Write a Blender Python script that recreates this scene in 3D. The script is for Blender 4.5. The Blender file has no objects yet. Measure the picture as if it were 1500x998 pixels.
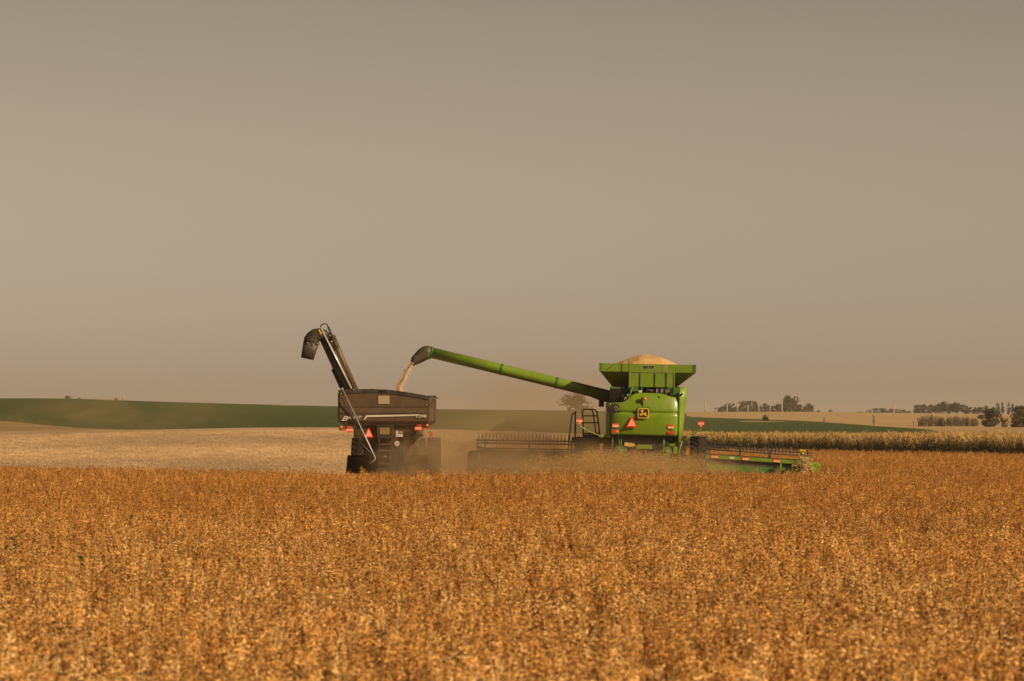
import bpy, bmesh, math, random
import numpy as np
from mathutils import Vector, Matrix, Euler, noise as mnoise
R = math.radians
random.seed(7); rng = np.random.default_rng(11)
S = bpy.context.scene
COL = S.collection

# ------------------------------------------------------------------ camera
F = 5625.0; HOR = 625.0; EYE = 2.66            # focal length in photo pixels, horizon row, eye height
PITCH = math.atan((HOR - 499.0) / F)
cd = bpy.data.cameras.new('camera'); cam = bpy.data.objects.new('camera', cd); COL.objects.link(cam)
cd.sensor_width = 36; cd.lens = 135; cd.clip_start = 0.5; cd.clip_end = 60000
cam.location = (0, 0, EYE); cam.rotation_euler = (math.pi/2 + PITCH, 0, 0)
cd.dof.use_dof = True; cd.dof.focus_distance = 158; cd.dof.aperture_fstop = 4.5
S.camera = cam

# ------------------------------------------------------------------ world, sun, exposure
SUN_AZ = 122.0; SUN_EL = 27.0
w = bpy.data.worlds.new('World'); S.world = w; w.use_nodes = True
nt = w.node_tree; nt.nodes.clear()
sky = nt.nodes.new('ShaderNodeTexSky'); sky.sky_type = 'NISHITA'; sky.sun_disc = False
sky.sun_elevation = R(SUN_EL); sky.sun_rotation = R(SUN_AZ)
sky.air_density = 1.0; sky.dust_density = 1.0; sky.ozone_density = 1.0; sky.altitude = 200
bw = nt.nodes.new('ShaderNodeRGBToBW'); tint = nt.nodes.new('ShaderNodeMix'); tint.data_type = 'RGBA'; tint.blend_type = 'MULTIPLY'
tint.inputs['Factor'].default_value = 1.0
tint.inputs[7].default_value = (1.0, 0.80, 0.60, 1)        # smoke and field dust colour the whole sky
bg = nt.nodes.new('ShaderNodeBackground'); bg.inputs['Strength'].default_value = 0.086
wo = nt.nodes.new('ShaderNodeOutputWorld')
tcw = nt.nodes.new('ShaderNodeTexCoord'); sxw = nt.nodes.new('ShaderNodeSeparateXYZ'); nt.links.new(tcw.outputs['Generated'], sxw.inputs[0])
lay = nt.nodes.new('ShaderNodeValToRGB'); lay.color_ramp.interpolation = 'EASE'       # the dust layer: thick and warm low down, thinner and greyer above
le = lay.color_ramp.elements; le[0].position = 0.0; le[0].color = (1.0, 0.745, 0.50, 1); le[1].position = 0.16; le[1].color = (0.645, 0.56, 0.445, 1)
x_ = le.new(0.05); x_.color = (0.90, 0.735, 0.545, 1)
nt.links.new(sxw.outputs['Z'], lay.inputs[0]); nt.links.new(lay.outputs[0], tint.inputs[7])
nt.links.new(sky.outputs[0], bw.inputs[0]); nt.links.new(bw.outputs[0], tint.inputs[6])
nt.links.new(tint.outputs[2], bg.inputs[0]); nt.links.new(bg.outputs[0], wo.inputs[0])

sd = bpy.data.lights.new('sun', 'SUN'); sun = bpy.data.objects.new('sun', sd); COL.objects.link(sun)
sd.energy = 5.0; sd.angle = R(0.6); sd.color = (1.0, 0.80, 0.55)
sv = Vector((math.sin(R(SUN_AZ))*math.cos(R(SUN_EL)), math.cos(R(SUN_AZ))*math.cos(R(SUN_EL)), math.sin(R(SUN_EL))))
sun.rotation_euler = sv.to_track_quat('Z', 'Y').to_euler()
VS = S.view_settings
VS.view_transform = 'Standard'; VS.look = 'None'; VS.gamma = 1; VS.use_curve_mapping = False; VS.exposure = 0.0
S.render.engine = 'CYCLES'
S.cycles.max_bounces = 6; S.cycles.diffuse_bounces = 2; S.cycles.volume_bounces = 1; S.cycles.transparent_max_bounces = 8
S.cycles.caustics_reflective = False; S.cycles.caustics_refractive = False
S.cycles.use_denoising = True

# ------------------------------------------------------------------ helpers
def P(px, py, Y):
    """world point seen at photo pixel px,py when it stands Y metres in front of the camera"""
    u = (px - 750.0) / F; v = (499.0 - py) / F
    ca, sa = math.cos(PITCH), math.sin(PITCH)
    d = ca - v*sa
    return Vector((u/d*Y, Y, EYE + (sa + v*ca)/d*Y))

def tag(o, label=None, cat=None, group=None, kind=None):
    if label: o['label'] = label
    if cat: o['category'] = cat
    if group: o['group'] = group
    if kind: o['kind'] = kind
    return o

def empty(name, loc, rot=(0, 0, 0)):
    o = bpy.data.objects.new(name, None); COL.objects.link(o)
    o.location = loc; o.rotation_euler = rot; o.empty_display_size = 0.3
    return o

class MB:
    def __init__(self): self.v = []; self.f = []; self.sm = []
    def add(self, vs, fs, smooth=False):
        b = len(self.v); self.v += [tuple(p) for p in vs]
        self.f += [tuple(i + b for i in f) for f in fs]; self.sm += [smooth]*len(fs)
        return self
    def box(self, a, b, M=None):
        x0, y0, z0 = a; x1, y1, z1 = b
        vs = [Vector(p) for p in ((x0,y0,z0),(x1,y0,z0),(x1,y1,z0),(x0,y1,z0),(x0,y0,z1),(x1,y0,z1),(x1,y1,z1),(x0,y1,z1))]
        if M: vs = [M @ p for p in vs]
        return self.add(vs, [(0,3,2,1),(4,5,6,7),(0,1,5,4),(1,2,6,5),(2,3,7,6),(3,0,4,7)])
    def bevbox(self, a, b, r=0.02, M=None):
        bm = bmesh.new(); m = Matrix.Translation([(p+q)/2 for p, q in zip(a, b)]) @ Matrix.Diagonal([abs(q-p) for p, q in zip(a, b)] + [1])
        bmesh.ops.create_cube(bm, size=1, matrix=m)
        bmesh.ops.bevel(bm, geom=bm.edges[:], offset=r, segments=2, affect='EDGES', profile=0.6)
        if M: bm.transform(M)
        bm.verts.index_update()
        self.add([v.co[:] for v in bm.verts], [[v.index for v in f.verts] for f in bm.faces], False); bm.free(); return self
    def tube(self, pts, r, n=8, caps=True, smooth=True):
        pts = [Vector(p) for p in pts]; rs = r if isinstance(r, (list, tuple)) else [r]*len(pts)
        vs = []; fs = []; prev = None
        for i, p in enumerate(pts):
            t = (pts[min(i+1, len(pts)-1)] - pts[max(i-1, 0)]).normalized()
            if prev is None:
                a = Vector((0,0,1)) if abs(t.z) < 0.9 else Vector((0,1,0))
                n1 = t.cross(a).normalized()
            else:
                n1 = (prev - t*prev.dot(t)).normalized()
            prev = n1; n2 = t.cross(n1)
            for k in range(n):
                a = 2*math.pi*k/n
                vs.append(p + (n1*math.cos(a) + n2*math.sin(a))*rs[i])
        for i in range(len(pts)-1):
            for k in range(n):
                k2 = (k+1) % n
                fs.append((i*n+k, i*n+k2, (i+1)*n+k2, (i+1)*n+k))
        self.add(vs, fs, smooth)
        if caps:
            b = len(self.v) - len(vs)
            self.f.append(tuple(b+k for k in reversed(range(n)))); self.sm.append(False)
            self.f.append(tuple(b+(len(pts)-1)*n+k for k in range(n))); self.sm.append(False)
        return self
    def loft(self, secs, cap=True, smooth=False, close=True):
        n = len(secs[0]); vs = [p for s in secs for p in s]; fs = []
        for i in range(len(secs)-1):
            for k in range(n if close else n-1):
                k2 = (k+1) % n
                fs.append((i*n+k, i*n+k2, (i+1)*n+k2, (i+1)*n+k))
        self.add(vs, fs, smooth)
        if cap:
            b = len(self.v) - len(vs)
            self.f.append(tuple(b+k for k in reversed(range(n)))); self.sm.append(False)
            self.f.append(tuple(b+(len(secs)-1)*n+k for k in range(n))); self.sm.append(False)
        return self
    def prism(self, poly, off):
        """poly: list of 3d points, extruded by vector off"""
        off = Vector(off); a = [Vector(p) for p in poly]; n = len(a)
        return self.add(a + [p + off for p in a],
            [tuple(range(n)), tuple(reversed(range(n, 2*n)))] + [(i, i+n, (i+1) % n + n, (i+1) % n) for i in range(n)])
    def sheet(self, grid, smooth=True):
        nr = len(grid); nc = len(grid[0])
        return self.add([p for r in grid for p in r], [(i*nc+j, i*nc+j+1, (i+1)*nc+j+1, (i+1)*nc+j) for i in range(nr-1) for j in range(nc-1)], smooth)
    def lathe_x(self, prof, n=32, c=(0,0,0), smooth=True):
        """profile of (x, radius) turned about the x axis"""
        return self.loft([[(c[0]+x, c[1]+r*math.cos(2*math.pi*k/n), c[2]+r*math.sin(2*math.pi*k/n)) for k in range(n)] for x, r in prof], True, smooth)
    def mesh(self, name):
        me = bpy.data.meshes.new(name); me.from_pydata(self.v, [], self.f)
        me.polygons.foreach_set('use_smooth', self.sm)
        bm = bmesh.new(); bm.from_mesh(me); bmesh.ops.recalc_face_normals(bm, faces=bm.faces[:]); bm.to_mesh(me); bm.free()
        me.update(); return me
    def build(self, name, mat, parent=None, solid=0):
        o = bpy.data.objects.new(name, self.mesh(name)); COL.objects.link(o)
        o.data.materials.append(mat)
        if parent: o.parent = parent
        if solid:
            m = o.modifiers.new('s', 'SOLIDIFY'); m.thickness = solid; m.offset = 0
        return o

def part(name, mat, parent, fn, solid=0):
    m = MB(); fn(m); return m.build(name, mat, parent, solid)

def copy_tree(o, parent=None):
    c = o.copy(); COL.objects.link(c); c.parent = parent
    for ch in list(o.children): copy_tree(ch, c)
    return c

# ------------------------------------------------------------------ materials
def mat(name, col, rough=0.6, metal=0.0, var=0.15, vscale=3.0, bump=0.0, bscale=30.0, dirt=0.0, dirtcol=(0.24,0.16,0.085), spec=0.5, rand=None, coat=0.0, transl=0.0):
    m = bpy.data.materials.new(name); m.use_nodes = True; t = m.node_tree; N = t.nodes; L = t.links
    b = N['Principled BSDF']; b.inputs['Roughness'].default_value = rough; b.inputs['Metallic'].default_value = metal
    b.inputs['Specular IOR Level'].default_value = spec
    if coat: b.inputs['Coat Weight'].default_value = coat; b.inputs['Coat Roughness'].default_value = 0.15
    tc = N.new('ShaderNodeTexCoord')
    n1 = N.new('ShaderNodeTexNoise'); n1.inputs['Scale'].default_value = vscale; n1.inputs['Detail'].default_value = 6
    L.new(tc.outputs['Object'], n1.inputs['Vector'])
    mp = N.new('ShaderNodeMapRange'); mp.inputs[1].default_value = 0.3; mp.inputs[2].default_value = 0.7
    mp.inputs[3].default_value = 1-var; mp.inputs[4].default_value = 1+var
    L.new(n1.outputs['Fac'], mp.inputs[0])
    hs = N.new('ShaderNodeHueSaturation'); hs.inputs['Color'].default_value = (*col, 1)
    L.new(mp.outputs[0], hs.inputs['Value'])
    out = hs.outputs[0]
    if rand:
        oi = N.new('ShaderNodeObjectInfo'); rp = N.new('ShaderNodeValToRGB')
        els = rp.color_ramp.elements
        for i, c in enumerate(rand):
            e = els[i] if i < 2 else els.new(1.0)
            e.color = (*c, 1)
        for i in range(len(rand)): els[i].position = i/(len(rand)-1)
        L.new(oi.outputs['Random'], rp.inputs[0]); L.new(rp.outputs[0], hs.inputs['Color'])
    if dirt:
        n2 = N.new('ShaderNodeTexNoise'); n2.inputs['Scale'].default_value = 2.3; n2.inputs['Detail'].default_value = 8; n2.inputs['Roughness'].default_value = 0.65
        L.new(tc.outputs['Object'], n2.inputs['Vector'])
        mr = N.new('ShaderNodeMapRange'); mr.inputs[1].default_value = 0.42; mr.inputs[2].default_value = 0.75; mr.inputs[4].default_value = dirt
        L.new(n2.outputs['Fac'], mr.inputs[0])
        mx = N.new('ShaderNodeMix'); mx.data_type = 'RGBA'; mx.inputs[7].default_value = (*dirtcol, 1)
        L.new(mr.outputs[0], mx.inputs['Factor']); L.new(out, mx.inputs[6]); out = mx.outputs[2]
        rr = N.new('ShaderNodeMapRange'); rr.inputs[3].default_value = rough; rr.inputs[4].default_value = min(1, rough+0.5)
        L.new(mr.outputs[0], rr.inputs[0]); L.new(rr.outputs[0], b.inputs['Roughness'])
    L.new(out, b.inputs['Base Color'])
    if bump:
        n3 = N.new('ShaderNodeTexNoise'); n3.inputs['Scale'].default_value = bscale; n3.inputs['Detail'].default_value = 5
        L.new(tc.outputs['Object'], n3.inputs['Vector'])
        bp = N.new('ShaderNodeBump'); bp.inputs['Strength'].default_value = bump; bp.inputs['Distance'].default_value = 0.02
        L.new(n3.outputs['Fac'], bp.inputs['Height']); L.new(bp.outputs[0], b.inputs['Normal'])
    if transl:
        tr = N.new('ShaderNodeBsdfTranslucent'); L.new(out, tr.inputs[0])
        ms = N.new('ShaderNodeMixShader'); ms.inputs[0].default_value = transl
        L.new(b.outputs[0], ms.inputs[1]); L.new(tr.outputs[0], ms.inputs[2]); L.new(ms.outputs[0], N['Material Output'].inputs[0])
    return m

M = {}
M['green'] = mat('green paint', (0.160, 0.255, 0.004), 0.36, var=0.10, dirt=0.34, dirtcol=(0.24,0.19,0.065), coat=0.3)
M['palegreen'] = mat('faded green paint', (0.24, 0.26, 0.06), 0.5, var=0.1, dirt=0.3)
M['dgreen'] = mat('deep green paint', (0.045, 0.17, 0.014), 0.4, var=0.12, dirt=0.45)
M['yellow'] = mat('yellow paint', (0.75, 0.46, 0.02), 0.4, var=0.06, dirt=0.1)
M['black'] = mat('black steel', (0.012, 0.011, 0.010), 0.6, var=0.2, dirt=0.25)
M['dark'] = mat('dark machinery', (0.022, 0.019, 0.016), 0.7, var=0.3, dirt=0.4)
M['rubber'] = mat('tyre rubber', (0.022, 0.019, 0.017), 0.9, var=0.25, dirt=0.5, dirtcol=(0.11,0.066,0.034), spec=0.15)
M['boot'] = mat('rubber spout', (0.060, 0.040, 0.024), 0.5, var=0.2, dirt=0.3)
M['cart'] = mat('dark bronze cart paint', (0.105, 0.062, 0.026), 0.42, metal=0.1, var=0.10, dirt=0.45, dirtcol=(0.17,0.11,0.055))
M['cartdark'] = mat('dark cart trim', (0.030, 0.021, 0.012), 0.5, var=0.15, dirt=0.3)
M['steel_glint'] = mat('hydraulic steel with painted glint', (0.86, 0.82, 0.76), 0.30, metal=0.35, var=0.05)  # near-white base stands for the sun glint along the auger pipe
M['steel'] = mat('galvanised steel', (0.42, 0.38, 0.32), 0.45, metal=0.4, var=0.12, dirt=0.2)
M['white'] = mat('white decal', (0.66, 0.58, 0.46), 0.5, var=0.08, dirt=0.2)
M['tan'] = mat('tan decal', (0.42, 0.32, 0.19), 0.5, var=0.1, dirt=0.2)
M['red'] = mat('red reflector', (0.75, 0.03, 0.010), 0.3, var=0.05)
M['pink'] = mat('fluorescent orange reflector', (0.95, 0.38, 0.22), 0.5, var=0.04)
M['amber'] = mat('amber lens', (0.90, 0.22, 0.01), 0.3, var=0.05)
M['glass'] = mat('cab glass', (0.02, 0.024, 0.024), 0.08, var=0.05)
M['pane'] = mat('dusty cart window', (0.28, 0.18, 0.06), 0.25, var=0.15)
M['grain'] = mat('harvested soybeans', (0.62, 0.37, 0.13), 0.7, var=0.35, vscale=25, bump=0.8, bscale=45)
M['straw'] = mat('chopped straw', (0.58, 0.35, 0.11), 0.85, var=0.25, vscale=8)
M['chaff'] = mat('chaff', (0.44, 0.245, 0.075), 0.9, var=0.3, vscale=4, spec=0.1)
M['rim'] = mat('yellow wheel rim', (0.55, 0.36, 0.02), 0.5, var=0.1, dirt=0.5)
M['pole'] = mat('weathered pole', (0.44, 0.32, 0.20), 0.9, var=0.15)
M['bark'] = mat('bark', (0.10, 0.07, 0.045), 0.95, var=0.25)

def leafmat(name, a, b, c=None):
    return mat(name, a, 0.8, var=0.35, vscale=0.45, spec=0.2, transl=0.2, rand=None)

M['leaf_dark'] = leafmat('dark autumn foliage', (0.034, 0.034, 0.013), None)
M['leaf_olive'] = leafmat('olive autumn foliage', (0.062, 0.056, 0.018), None)
M['leaf_gold'] = leafmat('yellowing foliage', (0.100, 0.074, 0.024), None)
M['leaf_brown'] = leafmat('brown dry foliage', (0.16, 0.105, 0.050), None)
M['weed'] = leafmat('green weed', (0.06, 0.14, 0.012), None)
SOY = [(0.64,0.31,0.065),(0.40,0.165,0.030),(0.72,0.39,0.10),(0.50,0.215,0.040),(0.80,0.48,0.15),(0.44,0.185,0.033),(0.66,0.32,0.07)]
M['soy'] = mat('ripe soybean plants', (0.5,0.25,0.06), 0.75, var=0.62, vscale=16, spec=0.2, rand=SOY, transl=0.0)
def by_place(m, near, far, y0, y1, nscale, nlo, nhi, stretch=(1,1,1), rz=0.0):
    """tint instances by where they stand in the field (near-to-far shading put into the colour, plus random patches)"""
    t = m.node_tree; N = t.nodes; L = t.links; b = N['Principled BSDF']; lk = b.inputs['Base Color'].links[0]; src = lk.from_socket
    oi = N.new('ShaderNodeObjectInfo'); sx = N.new('ShaderNodeSeparateXYZ'); L.new(oi.outputs['Location'], sx.inputs[0])
    mp = N.new('ShaderNodeMapping'); mp.inputs['Scale'].default_value = stretch; mp.inputs['Rotation'].default_value = (0,0,rz); L.new(oi.outputs['Location'], mp.inputs[0])
    nz = N.new('ShaderNodeTexNoise'); nz.inputs['Scale'].default_value = nscale; nz.inputs['Detail'].default_value = 4; L.new(mp.outputs[0], nz.inputs['Vector'])
    ad = N.new('ShaderNodeMath'); ad.operation = 'MULTIPLY_ADD'; ad.inputs[1].default_value = (y1-y0)*.7; L.new(nz.outputs['Fac'], ad.inputs[0]); L.new(sx.outputs['Y'], ad.inputs[2])
    mr = N.new('ShaderNodeMapRange'); mr.inputs[1].default_value = y0+(y1-y0)*.35; mr.inputs[2].default_value = y1+(y1-y0)*.35; L.new(ad.outputs[0], mr.inputs[0])
    mx = N.new('ShaderNodeMix'); mx.data_type = 'RGBA'; mx.inputs[6].default_value = (*near,1); mx.inputs[7].default_value = (*far,1); L.new(mr.outputs[0], mx.inputs['Factor'])
    m1 = N.new('ShaderNodeMix'); m1.data_type = 'RGBA'; m1.blend_type = 'MULTIPLY'; m1.inputs['Factor'].default_value = 1; L.new(src, m1.inputs[6]); L.new(mx.outputs[2], m1.inputs[7])
    vr = N.new('ShaderNodeMapRange'); vr.inputs[1].default_value = .35; vr.inputs[2].default_value = .65; vr.inputs[3].default_value = nlo; vr.inputs[4].default_value = nhi; L.new(nz.outputs['Fac'], vr.inputs[0])
    hs = N.new('ShaderNodeHueSaturation'); L.new(m1.outputs[2], hs.inputs['Color']); L.new(vr.outputs[0], hs.inputs['Value']); L.new(hs.outputs[0], b.inputs['Base Color'])
by_place(M['soy'], (1.24,1.34,1.66), (1.0,.92,.80), 26, 95, .05, .88, 1.12)  # paler look of the steep near view painted into the plants
M['stub'] = mat('bean stubble straw', (0.50,0.33,0.165), 0.9, var=0.2, vscale=6)
by_place(M['stub'], (1,1,1), (1.05,1.05,1.05), 150, 400, .045, .72, 1.22, (1,.25,1), R(50))
M['soyshade'] = mat('dark pods and gap shade', (0.115,0.050,0.015), 0.8, var=0.35, vscale=9, spec=0.2)

def groundmat(name, cols, scale, bump=0.6, bscale=3.0, stretch=(1,1,1), rot=0.0, fine=None):
    m = bpy.data.materials.new(name); m.use_nodes = True; t = m.node_tree; N = t.nodes; L = t.links
    b = N['Principled BSDF']; b.inputs['Roughness'].default_value = 0.95; b.inputs['Specular IOR Level'].default_value = 0.1
    tc = N.new('ShaderNodeTexCoord'); mp = N.new('ShaderNodeMapping'); mp.inputs['Scale'].default_value = stretch; mp.inputs['Rotation'].default_value = (0,0,rot)
    L.new(tc.outputs['Object'], mp.inputs[0])
    n1 = N.new('ShaderNodeTexNoise'); n1.inputs['Scale'].default_value = scale; n1.inputs['Detail'].default_value = 9; n1.inputs['Roughness'].default_value = 0.62
    L.new(mp.outputs[0], n1.inputs['Vector'])
    rp = N.new('ShaderNodeValToRGB'); e = rp.color_ramp.elements
    e[0].position = 0.32; e[0].color = (*cols[0], 1); e[1].position = 0.68; e[1].color = (*cols[-1], 1)
    if len(cols) == 3: x = e.new(0.5); x.color = (*cols[1], 1)
    L.new(n1.outputs['Fac'], rp.inputs[0])
    n2 = N.new('ShaderNodeTexNoise'); n2.inputs['Scale'].default_value = fine or 2.5; n2.inputs['Detail'].default_value = 6
    L.new(tc.outputs['Object'], n2.inputs['Vector'])
    mr = N.new('ShaderNodeMapRange'); mr.inputs[1].default_value = 0.3; mr.inputs[2].default_value = 0.7; mr.inputs[3].default_value = 0.72; mr.inputs[4].default_value = 1.28
    L.new(n2.outputs['Fac'], mr.inputs[0])
    hs = N.new('ShaderNodeHueSaturation'); L.new(rp.outputs[0], hs.inputs['Color']); L.new(mr.outputs[0], hs.inputs['Value'])
    L.new(hs.outputs[0], b.inputs['Base Color'])
    bp = N.new('ShaderNodeBump'); bp.inputs['Strength'].default_value = bump; bp.inputs['Distance'].default_value = 0.15
    n3 = N.new('ShaderNodeTexNoise'); n3.inputs['Scale'].default_value = bscale; n3.inputs['Detail'].default_value = 4
    L.new(tc.outputs['Object'], n3.inputs['Vector']); L.new(n3.outputs['Fac'], bp.inputs['Height']); L.new(bp.outputs[0], b.inputs['Normal'])
    return m

M['soil'] = groundmat('soil with crop litter', [(0.10,0.06,0.03),(0.20,0.12,0.05)], 0.8)
M['stubble'] = groundmat('soybean stubble', [(0.33,0.21,0.110),(0.43,0.285,0.155),(0.52,0.35,0.195)], 0.05, 0.7, 2.0, (1,0.22,1), R(38), 1.3)
M['greenfield'] = groundmat('green cover crop', [(0.042,0.058,0.010),(0.056,0.072,0.013),(0.072,0.084,0.018)], 0.02, 0.5, 1.0, (1,0.15,1), R(75), 0.6)
M['farfield'] = groundmat('far tan field', [(0.40,0.25,0.11),(0.50,0.32,0.15)], 0.015, 0.5, 1.0, (0.2,1,1), 0.1, 0.5)
M['drygrass'] = groundmat('dry grass bank', [(0.22,0.15,0.06),(0.34,0.22,0.09)], 0.06, 0.6, 1.5)

# ------------------------------------------------------------------ terrain
PXS = np.array([-3000, -600, 0, 90, 150, 200, 370, 500, 640, 830, 1010, 1180, 1350, 1500, 2100, 4500], float)
ROW = {   # distance -> photo row of the ground at each of PXS (rolling farmland rising behind the field)
 450: [640, 634, 632, 631.2, 630.4, 630, 626.5, 626, 629, 636, 659, 660, 659, 657, 657, 655],
 520: [634, 626, 622, 623, 625, 625, 622, 622, 625, 630, 634.5, 635, 634, 633, 634, 636],
 900: [596, 586, 584.5, 584.5, 586, 588, 592.5, 595.5, 600, 603.5, 611, 614, 619, 618, 616, 616],
 1500:[604, 602, 601, 601, 601, 601, 601.5, 602, 602.5, 603.5, 604.5, 604, 606, 608, 606, 605],
}
TY = np.array([-200., 0., 175., 300., 450., 520., 900., 1500., 2600., 9000.])
tab = np.zeros((len(TY), len(PXS)))
for i, Y in enumerate(TY):
    if int(Y) in ROW and Y > 0:
        for j, p in enumerate(PXS): tab[i, j] = P(750, ROW[int(Y)][j], Y).z
tab[3] = tab[4]*np.where(PXS < 900, 0.34, 0.05)
tab[8] = tab[7]*0.9; tab[9] = tab[7]*0.6
tab[8, :10] = 7.5
PXF = np.linspace(-3000, 4500, 1501)
fine = np.array([np.interp(PXF, PXS, r) for r in tab])
ker = np.exp(-np.linspace(-2, 2, 33)**2); ker /= ker.sum()
fine = np.array([np.convolve(np.pad(r, 16, 'edge'), ker, 'valid') for r in fine])
YF = np.concatenate([np.arange(-60, 180, 8.), np.arange(180, 620, 5.), np.arange(620, 1600, 12.), np.arange(1600, 9001, 200.)])
def pchip(x, xs, ys):
    h = np.diff(xs); d = np.diff(ys, axis=0)/h[:, None]
    m = np.zeros_like(ys)
    with np.errstate(all='ignore'):
        for k in range(1, len(xs)-1):
            w1 = 2*h[k]+h[k-1]; w2 = h[k]+2*h[k-1]
            v = (w1+w2)/(w1/d[k-1]+w2/d[k]); m[k] = np.where(d[k-1]*d[k] > 0, v, 0)
    i = np.clip(np.searchsorted(xs, x)-1, 0, len(xs)-2); t = ((x-xs[i])/h[i])[:, None]; hh = h[i][:, None]
    return ys[i]*(1+2*t)*(1-t)**2 + m[i]*hh*t*(1-t)**2 + ys[i+1]*t*t*(3-2*t) + m[i+1]*hh*t*t*(t-1)
ZT = pchip(YF, TY, fine)
def zt(X, Y):
    X = np.asarray(X, float); Y = np.asarray(Y, float)
    px = np.clip(750 + F*X/np.maximum(Y, 60), -3000, 4500)
    c = (px+3000)/5.0; j = np.clip(c.astype(int), 0, 1499); fx = c-j
    i = np.clip(np.searchsorted(YF, Y)-1, 0, len(YF)-2); fy = np.clip((Y-YF[i])/(YF[i+1]-YF[i]), 0, 1)
    return (ZT[i, j]*(1-fx)+ZT[i, j+1]*fx)*(1-fy) + (ZT[i+1, j]*(1-fx)+ZT[i+1, j+1]*fx)*fy
def ground_z(x, y): return float(zt(np.array([x]), np.array([y]))[0])

def crop_edge(X):                                   # far side of the standing crop in front of the machines
    return np.interp(X, [-60, -24, -7, -1, 9, 12.5, 14], [200, 181, 153.5, 152, 152.5, 152.8, 155])
def corn_edge(X): return np.interp(X, [-10, 17, 36, 60, 120], [352, 330, 263, 205, 150])
def header_left(Y): return -2.0 + (Y-170)*0.008     # left limit of the uncut crop ahead of the machine
def standing(X, Y):
    a = Y < crop_edge(X)
    right = X > 14.2 + (Y-170)*0.036
    b = (Y > 171.5) & (X > header_left(Y)) | (Y > 150) & right
    return (a | b) & (Y < corn_edge(X)-0.8) & (Y < 352)

us = np.concatenate([np.linspace(-1.6, -0.2, 40, endpoint=False), np.linspace(-0.2, 0.2, 401), np.linspace(0.2, 1.6, 41)[1:]])
YR = np.concatenate([np.arange(-40, 140, 10.), np.arange(140, 360, 2.5), np.arange(360, 960, 5.), np.arange(960, 1600, 16.), np.arange(1600, 9001, 400.)])
UU, YY = np.meshgrid(us, YR); XX = UU*(YY+55)
ZZ = zt(XX, YY)
fcx = (XX[:-1,:-1]+XX[1:,1:])/2; fcy = (YY[:-1,:-1]+YY[1:,1:])/2
fpx = 750 + F*fcx/np.maximum(fcy, 20)
jit = np.array([mnoise.noise((x*0.05, y*0.02, 3.1))*12 for x, y in zip(fcx.ravel(), fcy.ravel())]).reshape(fcx.shape)
kind = np.full(fcx.shape, 1)                                              # 1 stubble
kind[standing(fcx, fcy)] = 0                                              # 0 soil under the soybeans
corn = (fcy > corn_edge(fcx)-0.8) & (fcx > 12.5) & (fcy < 462)
kind[corn] = 4
gl = np.interp(fpx, [-600, 0, 150, 200, 640, 830, 960, 1010], [600, 560, 470, 452, 452, 470, 500, 505]) 
gtop = np.interp(fpx, [960, 1010, 1100, 1180, 1280, 1350, 1385, 1500], [2200, 905, 850, 800, 640, 575, 520, 505])
kind[(fcy > gl) & (fcy + jit*0.4 < gtop) & ~corn] = 2                     # 2 green field
kind[(fcy > gl) & (fcy + jit*0.4 >= gtop) & (fpx > 700)] = 3              # 3 far tan field
kind[(fcy > gl*0+452) & (fcy <= gl) & (fpx < 210)] = 5                     # 5 dry grass bank
kind[(fcy > 452) & (fcy <= 520) & (fpx > 960) & ~corn] = 2
kind[(fpx > 1385) & (fcy > 462)] = 3
isle = (np.abs(fpx-1115) < 34) & (np.abs(fcy-735-(fpx-1115)*0.4) < 22 - np.abs(fpx-1115)*0.4)
kind[isle] = 3
isle2 = (np.abs(fpx-420) < 28) & (np.abs(fcy-828-(fpx-420)*0.3) < 9 - np.abs(fpx-420)*0.3)
kind[isle2] = 3
nc = len(us)
for k, (nm, mt) in enumerate([('soybean_ground','soil'),('stubble_field','stubble'),('green_field','greenfield'),('far_field','farfield'),('corn_ground','soil'),('grass_bank','drygrass')]):
    ii, jj = np.nonzero(kind == k)
    if not len(ii): continue
    q = np.stack([ii*nc+jj, ii*nc+jj+1, (ii+1)*nc+jj+1, (ii+1)*nc+jj], 1)
    uq, inv = np.unique(q, return_inverse=True)
    me = bpy.data.meshes.new(nm)
    me.from_pydata(np.stack([XX.ravel()[uq], YY.ravel()[uq], ZZ.ravel()[uq]], 1).tolist(), [], inv.reshape(q.shape).tolist())
    me.polygons.foreach_set('use_smooth', [True]*len(q))
    o = bpy.data.objects.new(nm, me); COL.objects.link(o); me.materials.append(M[mt]); tag(o, kind='structure')
part('ground', M['stubble'], None, lambda m: m.add([(-20000,-20000,-0.8),(20000,-20000,-0.8),(20000,20000,-0.8),(-20000,20000,-0.8)], [(0,1,2,3)]))['kind'] = 'structure'

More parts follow.
